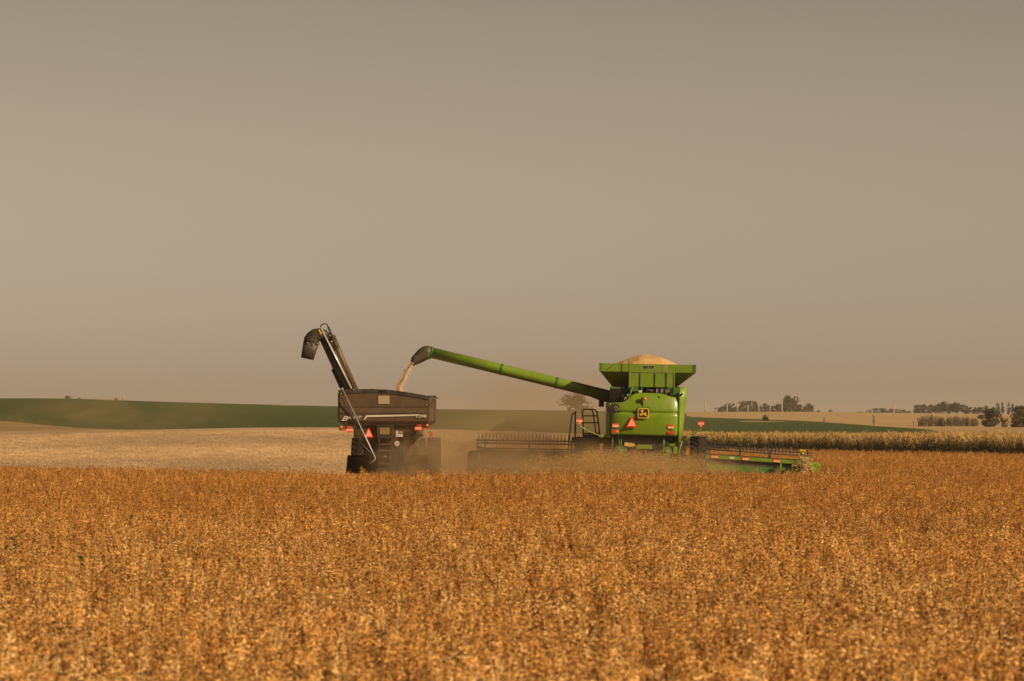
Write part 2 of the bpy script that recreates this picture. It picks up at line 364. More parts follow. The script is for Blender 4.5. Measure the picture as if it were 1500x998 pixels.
# ------------------------------------------------------------------ scattered stuff (instances on points)
def scatter(name, pts, rot, scl, var, sources, label, cat):
    src = bpy.data.collections.new(name + '_sources')
    for k, (me) in enumerate(sources):
        o = bpy.data.objects.new('%s_source_%02d' % (name, k), me); src.objects.link(o)
    me = bpy.data.meshes.new(name); me.from_pydata(pts.tolist(), [], [])
    a = me.attributes.new('rot', 'FLOAT_VECTOR', 'POINT'); a.data.foreach_set('vector', rot.astype(np.float32).ravel())
    a = me.attributes.new('scl', 'FLOAT_VECTOR', 'POINT'); a.data.foreach_set('vector', scl.astype(np.float32).ravel())
    a = me.attributes.new('variant', 'INT', 'POINT'); a.data.foreach_set('value', var.astype(np.int32))
    ob = bpy.data.objects.new(name, me); COL.objects.link(ob)
    g = bpy.data.node_groups.new(name, 'GeometryNodeTree'); N = g.nodes; L = g.links
    g.interface.new_socket('Geometry', in_out='INPUT', socket_type='NodeSocketGeometry')
    g.interface.new_socket('Geometry', in_out='OUTPUT', socket_type='NodeSocketGeometry')
    gi = N.new('NodeGroupInput'); go = N.new('NodeGroupOutput')
    ci = N.new('GeometryNodeCollectionInfo'); ci.inputs['Collection'].default_value = src
    ci.inputs['Separate Children'].default_value = True; ci.inputs['Reset Children'].default_value = True
    ip = N.new('GeometryNodeInstanceOnPoints'); ip.inputs['Pick Instance'].default_value = True
    def att(nm, ty):
        n = N.new('GeometryNodeInputNamedAttribute'); n.data_type = ty; n.inputs['Name'].default_value = nm; return n.outputs[0]
    L.new(gi.outputs[0], ip.inputs['Points']); L.new(ci.outputs[0], ip.inputs['Instance'])
    L.new(att('variant', 'INT'), ip.inputs['Instance Index']); L.new(att('rot', 'FLOAT_VECTOR'), ip.inputs['Rotation']); L.new(att('scl', 'FLOAT_VECTOR'), ip.inputs['Scale'])
    L.new(ip.outputs[0], go.inputs[0])
    md = ob.modifiers.new('scatter', 'NODES'); md.node_group = g
    return tag(ob, label, cat, kind='stuff')

def spindle(m, p, d, ln, r):
    """a bean pod: a long diamond of eight triangles"""
    p = Vector(p); d = Vector(d).normalized(); a = d.orthogonal().normalized(); b = d.cross(a)
    c = p + d*ln*0.5
    m.add([p, c+a*r, c+b*r*0.6, c-a*r, c-b*r*0.6, p+d*ln], [(0,1,2),(0,2,3),(0,3,4),(0,4,1),(5,2,1),(5,3,2),(5,4,3),(5,1,4)])

def soy_mesh(seed, k):
    r = random.Random(seed); m = MB()
    for s in range(k):                                   # a short stretch of row: k plants
        bx, by = r.uniform(-.07, .07), r.uniform(-.07, .07)
        h = r.uniform(0.70, 0.95); lean = Vector((r.uniform(-.12,.12), r.uniform(-.12,.12), 0))
        stems = [[Vector((bx,by,0)) + (lean*t*t + Vector((0,0,h*t))) for t in (0,.35,.7,1)]]
        for q in range(r.randint(2, 4)):
            t0 = r.uniform(.15,.5); a = r.uniform(0, 6.28); o = Vector((math.cos(a), math.sin(a), 0))
            st = Vector((bx,by,0)) + lean*t0*t0 + Vector((0,0,h*t0)); hh = h*r.uniform(.75, .98) - st.z
            stems.append([st, st + o*.045 + Vector((0,0,hh*.4)), st + o*.085 + Vector((0,0,hh))])
        for st in stems:
            m.tube(st, [0.005*(1-.6*i/(len(st)-1)) for i in range(len(st))], 3, False, False)
            L = sum((st[i+1]-st[i]).length for i in range(len(st)-1))
            for i in range(int(L/0.030)):
                t = (i+r.random())/(L/0.030)*(len(st)-1); i0 = min(int(t), len(st)-2)
                p = st[i0].lerp(st[i0+1], t-i0)
                if p.z < 0.16: continue
                for z in range(r.choice((1,2,2,3))):
                    a = r.uniform(0, 6.28)
                    spindle(m, p, (math.cos(a), math.sin(a), r.uniform(-.5, 1.0)), r.uniform(.038,.060), r.uniform(.007,.010))
    me = m.mesh('soybean_plants'); me.materials.append(M['soy']); me.materials.append(M['soyshade'])
    ni = len(me.polygons); idx = [0]*ni; k = 0; run = 0                  # random dark brown pods, also painting in the shade of gaps between plants
    for i in range(ni):
        if i % 8 == 0: run = 1 if r.random() < .21 else 0
        idx[i] = run
    me.polygons.foreach_set('material_index', idx); return me
soy_src = [soy_mesh(40+i, 2) for i in range(8)]

def field_points(x0, x1, y0, y1, dens, row=0.38):
    n = int((x1-x0)*(y1-y0)*dens)
    Y = rng.uniform(y0, y1, n); X = rng.uniform(x0, x1, n)
    X = np.round(X/row)*row + rng.normal(0, row*0.20, n)
    return X, Y
bands = [(13, 34, 15), (34, 60, 14), (60, 100, 12), (100, 160, 10), (160, 215, 7), (215, 352, 4)]
PX_, PY_ = [], []
for y0, y1, d in bands:
    h = 0.165*y1 + 9
    X, Y = field_points(-h, h, y0, y1, d)
    ok = (np.abs(X) < 0.165*Y + 9) & standing(X, Y)
    PX_.append(X[ok]); PY_.append(Y[ok])
X = np.concatenate(PX_); Y = np.concatenate(PY_); Z = zt(X, Y); n = len(X)
hn = np.array([mnoise.noise((x*0.16, y*0.10, 0.5))*0.5 + mnoise.noise((x*0.7, y*0.5, 7.5))*0.5 for x, y in zip(X, Y)])
hs_ = (0.93 + 0.22*hn + rng.normal(0, 0.10, n))
rot = np.stack([rng.normal(0, .07, n), rng.normal(0, .07, n), rng.uniform(0, 6.283, n)], 1)
wd = rng.uniform(0.9, 1.25, n)
scatter('soybean_crop', np.stack([X, Y, Z-0.01], 1), rot, np.stack([wd, wd, hs_], 1), rng.integers(0, 8, n), soy_src,
        'ripe golden brown soybean plants covering the whole near field', 'soybeans')
print('soy', n)

# corn
def corn_mesh(seed):
    r = random.Random(seed); m = MB(); h = r.uniform(1.85, 2.1)
    m.tube([(0,0,0),(0.02,0,h*.5),(r.uniform(-.08,.08),r.uniform(-.05,.05),h*.92)], [.016,.013,.007], 4, False, False)
    a0 = r.uniform(0, 3.14)
    for i in range(12):
        z = .25 + i*(h-.45)/11.5; a = a0 + (i % 2)*3.14 + r.uniform(-.5,.5); ln = r.uniform(.45,.75)*(1-.35*abs(i-6)/6)
        d = Vector((math.cos(a), math.sin(a), 0)); s = Vector((-d.y, d.x, 0)); wv = r.uniform(.030,.045)
        pts = [Vector((0,0,z)), Vector((0,0,z)) + d*ln*.35 + Vector((0,0,ln*.35)), Vector((0,0,z)) + d*ln*.75 + Vector((0,0,ln*.20)), Vector((0,0,z)) + d*ln + Vector((0,0,-ln*.28*r.uniform(.4,1.6)))]
        ws = [.6, 1, .8, .08]
        m.sheet([[p - s*wv*q, p + s*wv*q] for p, q in zip(pts, ws)], False)
    for i in range(4):
        a = r.uniform(0, 6.28)
        m.tube([(0,0,h*.9),(math.cos(a)*.10, math.sin(a)*.10, h*.9+.22)], [.008,.003], 3, False, False)
    spindle(m, (0.02,0,h*.42), (math.cos(a0), math.sin(a0), .9), .26, .035)
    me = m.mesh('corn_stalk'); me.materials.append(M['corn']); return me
def corn_shade_material():
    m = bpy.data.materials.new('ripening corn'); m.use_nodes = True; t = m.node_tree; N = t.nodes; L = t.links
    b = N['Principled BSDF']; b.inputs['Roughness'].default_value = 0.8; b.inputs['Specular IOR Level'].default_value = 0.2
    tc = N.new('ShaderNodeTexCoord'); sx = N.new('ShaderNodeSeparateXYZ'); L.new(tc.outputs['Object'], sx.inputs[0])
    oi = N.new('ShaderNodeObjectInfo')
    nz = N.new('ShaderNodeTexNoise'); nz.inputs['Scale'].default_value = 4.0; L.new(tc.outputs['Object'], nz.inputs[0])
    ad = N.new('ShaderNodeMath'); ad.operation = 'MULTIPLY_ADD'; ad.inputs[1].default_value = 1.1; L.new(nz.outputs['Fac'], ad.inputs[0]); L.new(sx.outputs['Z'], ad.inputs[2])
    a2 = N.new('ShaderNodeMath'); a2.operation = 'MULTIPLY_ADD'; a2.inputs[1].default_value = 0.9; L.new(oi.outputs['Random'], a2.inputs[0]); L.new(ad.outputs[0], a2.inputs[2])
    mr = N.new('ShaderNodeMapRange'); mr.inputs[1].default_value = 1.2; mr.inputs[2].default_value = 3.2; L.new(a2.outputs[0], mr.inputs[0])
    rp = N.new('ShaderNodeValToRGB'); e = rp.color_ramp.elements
    e[0].position = 0.0; e[0].color = (0.045,0.048,0.010,1); e[1].position = 1.0; e[1].color = (0.60,0.37,0.13,1)  # low leaves painted green and darker, including the shade between rows
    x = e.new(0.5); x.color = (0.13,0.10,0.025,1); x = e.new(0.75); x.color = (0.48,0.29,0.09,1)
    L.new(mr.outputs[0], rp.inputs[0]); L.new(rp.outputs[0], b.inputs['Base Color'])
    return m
M['corn'] = corn_shade_material()
corn_src = [corn_mesh(200+i) for i in range(6)]
xs, ys = [], []
for dens, y0, y1 in [(8.0, 0, 9), (3.5, 9, 28), (1.6, 28, 200)]:
    nn = int(95*330*dens); X = rng.uniform(12.8, 104, nn); Y = rng.uniform(140, 462, nn)
    X = np.round((X+Y*0.28)/0.76)*0.76 - Y*0.28 + rng.normal(0, .05, nn)
    d = Y - corn_edge(X)
    ok = (d > y0) & (d <= y1) & (X < 0.17*Y + 4) & (Y < 458)
    xs.append(X[ok]); ys.append(Y[ok])
X = np.concatenate(xs); Y = np.concatenate(ys); n = len(X); Z = zt(X, Y)
hs_ = rng.normal(1.0, 0.07, n)
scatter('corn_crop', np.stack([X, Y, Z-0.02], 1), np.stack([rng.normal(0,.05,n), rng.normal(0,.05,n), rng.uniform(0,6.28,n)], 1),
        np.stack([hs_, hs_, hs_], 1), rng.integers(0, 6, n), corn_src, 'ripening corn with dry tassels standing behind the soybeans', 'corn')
print('corn', n)

# short stubble left by the header
def stub_mesh(seed):
    r = random.Random(seed); m = MB()
    for i in range(9):
        x, y = r.uniform(-.35,.35), r.uniform(-.35,.35); h = r.uniform(.04,.12)
        m.tube([(x,y,0),(x+r.uniform(-.03,.03),y+r.uniform(-.03,.03),h)], [.006,.004], 3, False, False)
    for i in range(16):
        x, y = r.uniform(-.4,.4), r.uniform(-.4,.4); a = r.uniform(0,6.28); l = r.uniform(.06,.2)
        m.tube([(x,y,.01+r.random()*.03),(x+math.cos(a)*l,y+math.sin(a)*l,.015+r.random()*.06)], [.006,.004], 3, False, False)
    me = m.mesh('stubble'); me.materials.append(M['stub']); return me
nn = 60000; Y = 150 + 270*rng.random(nn)**1.6; X = (rng.random(nn)*2-1)*(0.16*Y+2)
ok = ~standing(X, Y) & (X < 20) & ((Y < corn_edge(X)) | (X < 9)); X = X[ok]; Y = Y[ok]; n = len(X)
sc = rng.uniform(.8, 1.5, n)
scatter('bean_stubble', np.stack([X, Y, zt(X, Y)], 1), np.stack([np.zeros(n), np.zeros(n), rng.uniform(0,6.28,n)], 1), np.stack([sc, sc, sc], 1),
        rng.integers(0, 4, n), [stub_mesh(90+i) for i in range(4)], 'short cut straw stubble on the harvested ground', 'stubble')

# ------------------------------------------------------------------ wheels
def text_mesh(s, size, shear=0.0, depth=0.006, bold=0.0):
    c = bpy.data.curves.new('t', 'FONT'); c.body = s; c.size = size; c.shear = shear; c.extrude = depth; c.offset = bold
    o = bpy.data.objects.new('t', c); COL.objects.link(o); bpy.context.view_layer.update()
    me = bpy.data.meshes.new_from_object(o.evaluated_get(bpy.context.evaluated_depsgraph_get()))
    bpy.data.objects.remove(o); bpy.data.curves.remove(c); return me
def lettering(s, size, mt, parent, M4, shear=0.0, bold=0.0, name='lettering', width=None):
    me = text_mesh(s, size, shear, 0.004, bold); me.name = name
    xs = [v.co.x for v in me.vertices]; x0, x1 = min(xs), max(xs)
    k = width/(x1-x0) if width else 1.0
    me.transform(M4 @ Matrix.Rotation(R(90), 4, 'X') @ Matrix.Diagonal((k, 1, 1, 1)) @ Matrix.Translation((-x0, 0, 0)))
    o = bpy.data.objects.new(name, me); COL.objects.link(o); me.materials.clear(); me.materials.append(mt); o.parent = parent
    return o

def wheel(parent, c, rad, wid, rimmat, lugs=22, side=1):
    """tyre with chevron lugs as the part, its rim as the sub-part; axis along x"""
    m = MB(); h = wid/2; rr = rad*0.94
    prof = [(-h*.72, rad*.56), (-h*.98, rad*.68), (-h, rad*.82), (-h*.86, rr*.985), (-h*.4, rr), (h*.4, rr), (h*.86, rr*.985), (h, rad*.82), (h*.98, rad*.68), (h*.72, rad*.56)]
    m.lathe_x(prof, 40, c)
    for k in range(lugs):
        for sgn in (-1, 1):
            a0 = 2*math.pi*(k + (0.25 if sgn > 0 else -0.25))/lugs; sp = 2*math.pi/lugs
            vs = []
            for (xx, aa) in ((0.02, .55), (0.98, -.45)):
                for (da, rr2) in ((-.17, rr*.965), (.17, rr*.965), (.13, rad), (-.13, rad)):
                    a = a0 + (aa+da)*sp; r2 = rr2 if xx < .5 else rr2*.985
                    vs.append((c[0]+sgn*xx*h, c[1]+r2*math.cos(a), c[2]+r2*math.sin(a)))
            m.add(vs, [(0,1,2,3),(4,7,6,5),(0,4,5,1),(1,5,6,2),(2,6,7,3),(3,7,4,0)])
    t = m.build('wheel', M['rubber'], parent)
    q = MB(); q.lathe_x([(-h*.6, rad*.60), (-h*.62, rad*.52), (-h*.1, rad*.46), (-h*.1, rad*.16), (-h*.3, rad*.14), (-h*.3, .01)], 28, c)
    q.lathe_x([(h*.6, rad*.60), (h*.62, rad*.52), (h*.1, rad*.46), (h*.1, rad*.16), (h*.3, rad*.14), (h*.3, .01)], 28, c)
    q.build('rim', rimmat, t)
    return t

# ------------------------------------------------------------------ combine harvester
CY = 160.0
CX = P(943, 625, CY).x
comb = empty('combine_harvester', (CX, CY, 0.0), (0, R(1.1), R(-2.0)))
bpy.context.view_layer.update()
CI = comb.matrix_world.inverted()
def C(px, py, ly): return CI @ P(px, py, CY + ly)
def CS(px, py, ly): p = C(px, py, ly); return (p.x, p.y, p.z)
tag(comb, 'green combine harvester with a heaped grain tank unloading into the cart', 'combine')

# rear hood: one bulging panel whose top edge dips on both sides
def top_z(x):
    return float(np.interp(x, [-1.45, -1.02, -0.86, -0.72, -0.55, -0.42, -0.2, 0.5, 0.75, 0.95, 1.1, 1.4], [3.62, 3.63, 3.68, 3.80, 3.96, 4.02, 4.045, 4.045, 4.01, 3.94, 3.90, 3.91]))
def hood_y(x, z):
    t = (x+.03)/1.39; y = 0.10*t*t + 0.10*t**8
    if z > 3.2: y += 0.26*((z-3.2)/.85)**2
    else: y += 0.12*((3.2-z)/.9)**2 - 0.045
    y += 0.055*math.exp(-((z-3.235)/.055)**2)
    return y
def f(m):
    cols = np.linspace(-1.42, 1.365, 60); g = []
    tt = list(np.linspace(0, 0.45, 10)) + [0.48, 0.495, 0.51, 0.52, 0.53, 0.54, 0.55, 0.56, 0.575, 0.59] + list(np.linspace(0.62, 1, 12))
    for t in tt:
        row = []
        for x in cols:
            z1 = top_z(x); z = 2.29 + t*(4.04-2.29)
            if z > z1-0.25: z = min(z, z1-0.25 + (z-(z1-0.25))*0.25/max(4.04-z1+0.25, 0.05)) if 4.04 > z1-.25 else z
            if t == 1: z = z1
            row.append((x, hood_y(x, z), z))
        g.append(row)
    top = [(x, y+.30, z-.02) for x, y, z in g[-1]]; g.append([(x, y+.05, z+.012) for x, y, z in g[-1]]); g.append(top)
    bot = [(x, y+.25, z+.01) for x, y, z in g[0]]; g.insert(0, bot)
    m.sheet(g)
hood = part('rear_hood', M['green'], comb, f, 0.015)

for sx_, z1_ in ((-1.428, 3.60), (1.375, 3.90)):
    part('seam', M['black'], comb, lambda m: m.loft([[(sx_-.016, hood_y(sx_,z)-.012, z), (sx_+.016, hood_y(sx_,z)-.012, z), (sx_+.016, hood_y(sx_,z)+.2, z), (sx_-.016, hood_y(sx_,z)+.2, z)] for z in np.linspace(2.25, z1_, 12)]))
# side panels (left and right corner bodywork)
def f(m):
    def sec(z, xo): return [(-1.435, .22, z), (-1.50, .24, z), (-1.59, .33, z), (xo, .55, z), (xo, 4.6, z), (xo+.12, 4.6, z)]
    m.loft([sec(2.16, -1.60), sec(2.6, -1.64), sec(3.15, -1.66), sec(3.20, -1.645), sec(3.62, -1.65)], False, True, False)
part('side_panel', M['green'], comb, f, 0.015)
def f(m):
    def sec(z, xo): return [(1.385, .22, z), (1.45, .235, z), (xo-.08, .30, z), (xo, .50, z), (xo, 4.6, z), (xo-.12, 4.6, z)]
    m.loft([sec(2.02, 1.54), sec(2.6, 1.585), sec(3.15, 1.64), sec(3.20, 1.63), sec(3.8, 1.70), sec(4.33, 1.78)], False, True, False)
part('side_panel', M['green'], comb, f, 0.015)
part('panel_post', M['dgreen'], comb, lambda m: m.bevbox((1.15,.62,3.86),(1.36,.80,4.32), .012))

# dark core, engine bay and chassis behind and below the panels
def f(m):
    m.box((-1.40, .62, 2.0), (1.36, 4.6, 3.55)); m.box((-1.0, .75, 3.5), (1.40, 1.9, 3.98)); m.box((-1.50,.9,3.5),(-.75,2.2,4.30))
    m.box((-1.42,2.2,3.5),(1.62,2.6,4.36)); m.box((1.0,1.0,3.5),(1.62,2.3,4.30)); m.box((-1.2, .45, 1.75), (1.15, 1.9, 2.27)); m.box((-.75, 1.2, 1.05), (.75, 4.4, 2.0))
part('chassis', M['black'], comb, f)
eng = part('engine', M['dark'], comb, lambda m: m.lathe_x([(.25,.02),(.25,.10),(.5,.10),(.55,.16),(.85,.16),(.88,.10),(1.0,.10),(1.0,.02)], 16, (0,.9,4.12)))
for i in range(7): part('engine_pipe', M['steel'] if i % 3 == 0 else M['dark'], eng, lambda m: m.tube([(.45+.07*i,.72,3.98),(.47+.07*i,.74,4.26)], .020, 6))
part('engine_hose', M['dark'], eng, lambda m: m.tube([(-.1,.9,4.0),(.1,.8,4.2),(.35,.85,4.15)], .05, 8))
part('engine_box', M['dark'], eng, lambda m: m.bevbox((-.47,.7,4.0),(-.32,.9,4.14),.015))
for i in range(4): part('engine_hose', M['dark'], eng, lambda m: m.tube([(-1.45+.09*i,.84,3.7),(-1.40+.1*i,.84,4.2),(-1.0+.05*i,.84,4.28)], .02, 6))

part('filler_cap', M['white'], comb, lambda m: m.bevbox((-.30,.60,4.07),(-.16,.70,4.17), .02))
# engine deck bracketry left of the hood
part('deck_bracket', M['dgreen'], comb, lambda m: m.tube([(-.80,.55,3.74),(-.66,.60,3.95),(-.56,.62,4.30)], .035, 6))
for a_, b_ in (((-.72,.66,4.12),(-.30,.74,4.30)),((-.20,.64,4.06),(-.14,.70,4.28)),((-1.48,.85,4.22),(-1.10,1.0,4.30)),((.92,.7,4.10),(1.15,.8,4.30))): part('deck_bracket', M['dgreen'], comb, lambda m: m.bevbox(a_, b_, .01))
part('pulley', M['steel'], comb, lambda m: m.tube([(-.80,.60,3.80),(-.80,.72,3.80)], .09, 14))
part('pulley', M['steel'], comb, lambda m: m.tube([(-.72,.60,3.96),(-.72,.70,3.96)], .06, 12))
part('mirror_bracket', M['black'], comb, lambda m: m.tube([(1.40,.28,3.96),(1.48,.22,4.0),(1.56,.20,4.06)], .045, 8))

# grain tank: rear box with ribs, flared extension, top band
def f(m): m.bevbox((-.68,.72,4.31),(1.19,2.2,4.93), .02)
tank = part('grain_tank', M['green'], comb, f)
def f(m):
    m.box((-.70,.695,4.925),(1.21,.735,4.955)); m.box((-.70,.695,4.30),(-.665,.735,4.925)); m.box((1.175,.695,4.30),(1.21,.735,4.925))
part('frame', M['palegreen'], tank, f)
for x in (-.25, .37, .85): part('rib', M['black'], tank, lambda m: m.box((x-.022,.700,4.33),(x+.022,.722,4.90)))
x0, x1 = -1.93, 2.06
def rect(xa, xb, ya, yb, z): return [(xa,ya,z),(xb,ya,z),(xb,yb,z),(xa,yb,z)]
ext = part('tank_extension', M['green'], comb, lambda m: m.loft([rect(-1.36,1.19,1.85,4.2,4.27), rect(x0,x1,.86,4.9,4.95)], False), 0.02)
part('tank_band', M['green'], ext, lambda m: m.loft([rect(x0-.012,x1+.012,.845,4.915,4.945), rect(x0-.015,x1+.015,.845,4.915,5.28)], False), 0.02)
part('corner_post', M['dgreen'], ext, lambda m: m.box((x0-.035,.815,4.93),(x0+.10,.838,5.285)))
part('corner_post', M['dgreen'], ext, lambda m: m.box((x1-.06,.815,4.93),(x1+.035,.838,5.285)))
def f(m): m.tube([(x0+.3,.9,5.02),(-1.05,1.4,4.62)], .02, 6); m.tube([(x0+.65,.83,5.26),(x0+.25,.83,5.0)], .012, 6)
part('brace', M['black'], ext, f)
part('aerial', M['black'], comb, lambda m: m.tube([(-.72,.66,4.30),(-.725,.66,5.44)], .016, 6))
part('patch', M['palegreen'], ext, lambda m: m.box((.70,.826,4.97),(.92,.834,5.25)))
# badge on the band
dec = part('badge', M['tan'], ext, lambda m: m.prism([(x, .832, z) for x, z in ((-.11,5.245),(.37,5.235),(.365,5.10),(.27,5.04),(.13,5.02),(-.01,5.04),(-.11,5.10))], (0,-.006,0)))
part('badge_field', M['green'], dec, lambda m: m.prism([(x, .825, z) for x, z in ((-.09,5.228),(.35,5.218),(.345,5.11),(.26,5.058),(.13,5.04),(0,5.058),(-.09,5.11))], (0,-.004,0)))
lettering('BIG TOP', .14, M['black'], ext, Matrix.Translation((-.085,.816,5.105)), bold=.006, width=.43)
# heaped grain
def f(m):
    g = []
    for j in range(41):
        row = []
        for i in range(61):
            u = i/60*2-1; v = j/40*2-1; xx = .06 + u*1.93; yy = 2.88 + v*1.95
            d = math.sqrt((u*1.30+.03)**2 + (v*1.1)**2); hgt = max(0, 1 - d**1.7)
            nz = mnoise.noise((xx*2.2, yy*2.2, 1.3))*.05 + mnoise.noise((xx*9, yy*9, 2.3))*.022
            row.append((xx, yy, 5.18 + .52*hgt**.9 + nz))
        g.append(row)
    m.sheet(g)
tag(part('grain_heap', M['grain'], None, f), 'pale golden heap of soybeans in the tank of the green combine', 'grain', kind='stuff')
bpy.data.objects['grain_heap'].matrix_world = comb.matrix_world.copy()

# hood fittings
def surf(px, py):                              # point on the hood under a photo pixel
    p = C(px, py, 0.1)
    return p.x, p.z, hood_y(p.x, p.z)
def hood_plate(name, mt, px0, py0, px1, py1, d=.02, off=.03, par=comb):
    xa, za, ya = surf(px0, py1); xb, zb, yb = surf(px1, py0); y = min(ya, yb)
    return part(name, mt, par, lambda m: m.bevbox((xa, y-off-d, za), (xb, y-off+.06, zb), .008))
for px, ry, ty in ((901.5, 621.6, 630.2), (982.5, 623.4, 632.0)):
    hood_plate('reflector', M['pink'], px-4.6, ry, px+4.6, ry+4.6)
    hood_plate('reflector_edge', M['red'], px-4.6, ry-1.0, px+4.6, ry+.4)
    hood_plate('lamp_housing', M['dgreen'], px-6.2, ty-1.6, px+6.4, ty+5.6, .012)
    tl = hood_plate('tail_lamp', M['red'], px-4.7, ty, px+4.7, ty+4.0, .035)
    hood_plate('lens', M['amber'], px+.6, ty+.4, px+4.4, ty+3.6, .042, par=tl)
def tri(cx, cy, hw, hh): return [(cx-hw, cy-hh), (cx+hw, cy-hh), (cx+hw*.14, cy+hh), (cx-hw*.14, cy+hh)]
xa, za, ya = surf(925.5, 618.6)
smv = part('slow_vehicle_triangle', M['red'], comb, lambda m: m.prism([(x, ya-.06, z) for x, z in tri(xa, za, .235, .215)], (0,-.012,0)))
part('centre', M['pink'], smv, lambda m: m.prism([(x, ya-.074, z) for x, z in tri(xa, za-.015, .165, .145)], (0,-.006,0)))
# round screen on the upper left
xa, za, ya = surf(900.5, 599.5)
fan = part('cooling_port', M['black'], comb, lambda m: m.tube([(xa,ya+.05,za),(xa,ya-.05,za)], .235, 24))
part('cover', M['black'], fan, lambda m: m.tube([(xa-.16,ya+.05,za-.06),(xa-.16,ya-.035,za-.06)], .17, 20))
part('ring', M['dark'], fan, lambda m: m.tube([(xa+.05,ya-.05,za+.02),(xa+.05,ya-.07,za+.02)], .11, 18))
part('pipe', M['tan'], fan, lambda m: m.tube([(xa+.05+.075*math.cos(t), ya-.075, za+.03+.085*math.sin(t)) for t in np.linspace(-2.2, 3.2, 18)], .014, 6))
xa, za, ya = surf(965, 582.5); part('vent_plug', M['black'], comb, lambda m: m.tube([(xa,ya+.03,za),(xa,ya-.02,za)], .055, 14))
# beacon with its bracket
xa, za, ya = surf(942.5, 589)
bk = part('beacon_bracket', M['black'], comb, lambda m: (m.box((xa-.10,ya-.05,za-.20),(xa+.11,ya-.02,za-.155)), m.tube([(xa-.03,ya-.04,za-.17),(xa-.04,ya-.07,za+.02),(xa-.06,ya-.09,za+.12)], .03, 8), m.bevbox((xa-.11,ya-.14,za+.02),(xa-.02,ya-.02,za+.19),.02)))
def ball(m, c, r, n=12):
    m.loft([[(c[0]+r*math.sin(a)*math.cos(2*math.pi*k/n), c[1]+r*math.cos(a), c[2]+r*math.sin(a)*math.sin(2*math.pi*k/n)) for k in range(n)] for a in np.linspace(.08, 3.06, 8)], True, True)
part('beacon', M['amber'], bk, lambda m: ball(m, (xa+.055, ya-.12, za+.13), .07))
# emblem: yellow-rimmed black badge with a leaping deer
xa, za, ya = surf(942.6, 605.6); ya = -.075
def rounded(w_, h_, r, y, n=5):
    out = []
    for (sx, sz, a0) in ((1,-1,-90),(1,1,0),(-1,1,90),(-1,-1,180)):
        for k in range(n+1):
            a = R(a0 + 90*k/n); out.append((xa + sx*(w_-r) + r*math.cos(a), y, za + sz*(h_-r) + r*math.sin(a)))
    return out
em = part('emblem', M['yellow'], comb, lambda m: m.prism(rounded(.235,.215,.09,ya+.12), (0,-.175,0)))
part('emblem_field', M['black'], em, lambda m: m.prism(rounded(.195,.175,.07,ya-.057), (0,-.006,0)))
deer = [(470,400),(520,365),(560,372),(592,385),(600,428),(562,462),(556,530),(600,545),(655,530),(680,478),(722,490),(735,600),(795,668),(775,695),(700,655),(620,612),(545,605),(515,622),(500,662),(440,640),(398,585),(415,560),(485,570),(505,525),(500,452),(440,440)]
part('emblem_deer', M['yellow'], em, lambda m: m.prism([(xa+(x-592)/33.26/35.16, ya-.066, za-(y-535)/33.26/35.16) for x, y in deer], (0,-.006,0)))
part('emblem_hood', M['dgreen'], em, lambda m: m.prism(rounded(.27,.25,.10,ya+.10), (.02,-.05,.03)))

# marker arms with reflectors
def arm(pts, plate):
    a = part('marker_arm', M['green'], comb, lambda m: m.tube(pts, .028, 8))
    p = plate
    part('reflector', M['pink'], a, lambda m: m.bevbox((p[0]-.13,p[1]-.02,p[2]-.055),(p[0]+.13,p[1]+.01,p[2]+.04),.008))
    part('reflector_edge', M['red'], a, lambda m: m.bevbox((p[0]-.13,p[1]-.021,p[2]+.042),(p[0]+.13,p[1]+.01,p[2]+.085),.008))
    part('lamp', M['amber'], a, lambda m: m.bevbox((p[0]-.05,p[1]-.05,p[2]-.16),(p[0]+.055,p[1]+.03,p[2]-.06),.02))
arm([C(894,638.5,.3), C(879,639,.3), C(860,631,.2), C(849.5,624.5,.15), C(848.5,620,.15)], C(848.8,616.5,.15))
arm([C(996,644,.4), C(1006,644.5,.3), C(1018,635,.2), C(1026,628,.15), C(1027,624,.15)], C(1026.8,620.5,.15))

# chopper, spreaders and the rear axle under the hood
part('spreader_bar', M['green'], comb, lambda m: m.bevbox((-.33,.05,1.72),(.30,.30,1.90),.02))
part('straw_deck', M['straw'], comb, lambda m: m.prism([(-.84,.2,1.99),(-.45,.2,1.95),(-.36,.2,1.84),(-.6,.2,1.80),(-.84,.2,1.84)], (0,.3,0)))
for x in (-.98, .95):
    sp = part('spreader_disc', M['dgreen'], comb, lambda m: m.tube([(x,.18,1.66),(x,.34,1.66)], .19, 18))
    part('hub', M['tan'], sp, lambda m: m.tube([(x,.12,1.66),(x,.2,1.66)], .05, 10))
for xa_, xb_ in ((-1.33,-1.36),(-1.0,-.95),(-1.1,-1.0),(.83,.80),(.78,.76)): part('hanger_rod', M['dgreen'], comb, lambda m: m.tube([(xa_,.3,2.28),(xb_,.25,1.58)], .022, 6))
part('hook', M['green'], comb, lambda m: m.tube([C(976,651,.4), C(982,653.5,.35), C(988,651,.3), C(991.5,647,.3)], [.03,.09,.06,.03], 8))
part('lower_bracket', M['green'], comb, lambda m: (m.bevbox((1.20,.3,1.55),(1.36,.5,1.85),.02), m.tube([(1.55,.4,2.1),(1.40,.35,1.45)], .03, 6)))
part('skirt', M['dark'], comb, lambda m: m.prism([(-1.25,.35,1.62),(1.05,.35,1.62),(.95,.35,1.45),(.3,.35,1.34),(-.3,.35,1.34),(-1.1,.35,1.48)], (0,.04,0)))
part('rear_axle', M['dgreen'], comb, lambda m: m.bevbox((-1.5,1.3,.72),(1.5,1.55,.98),.03))
for s in (-1, 1): wheel(comb, (s*1.58, 1.42, .76), .78, .55, M['rim'])
part('front_axle', M['dgreen'], comb, lambda m: m.bevbox((-2.5,4.85,.85),(2.5,5.25,1.25),.04))
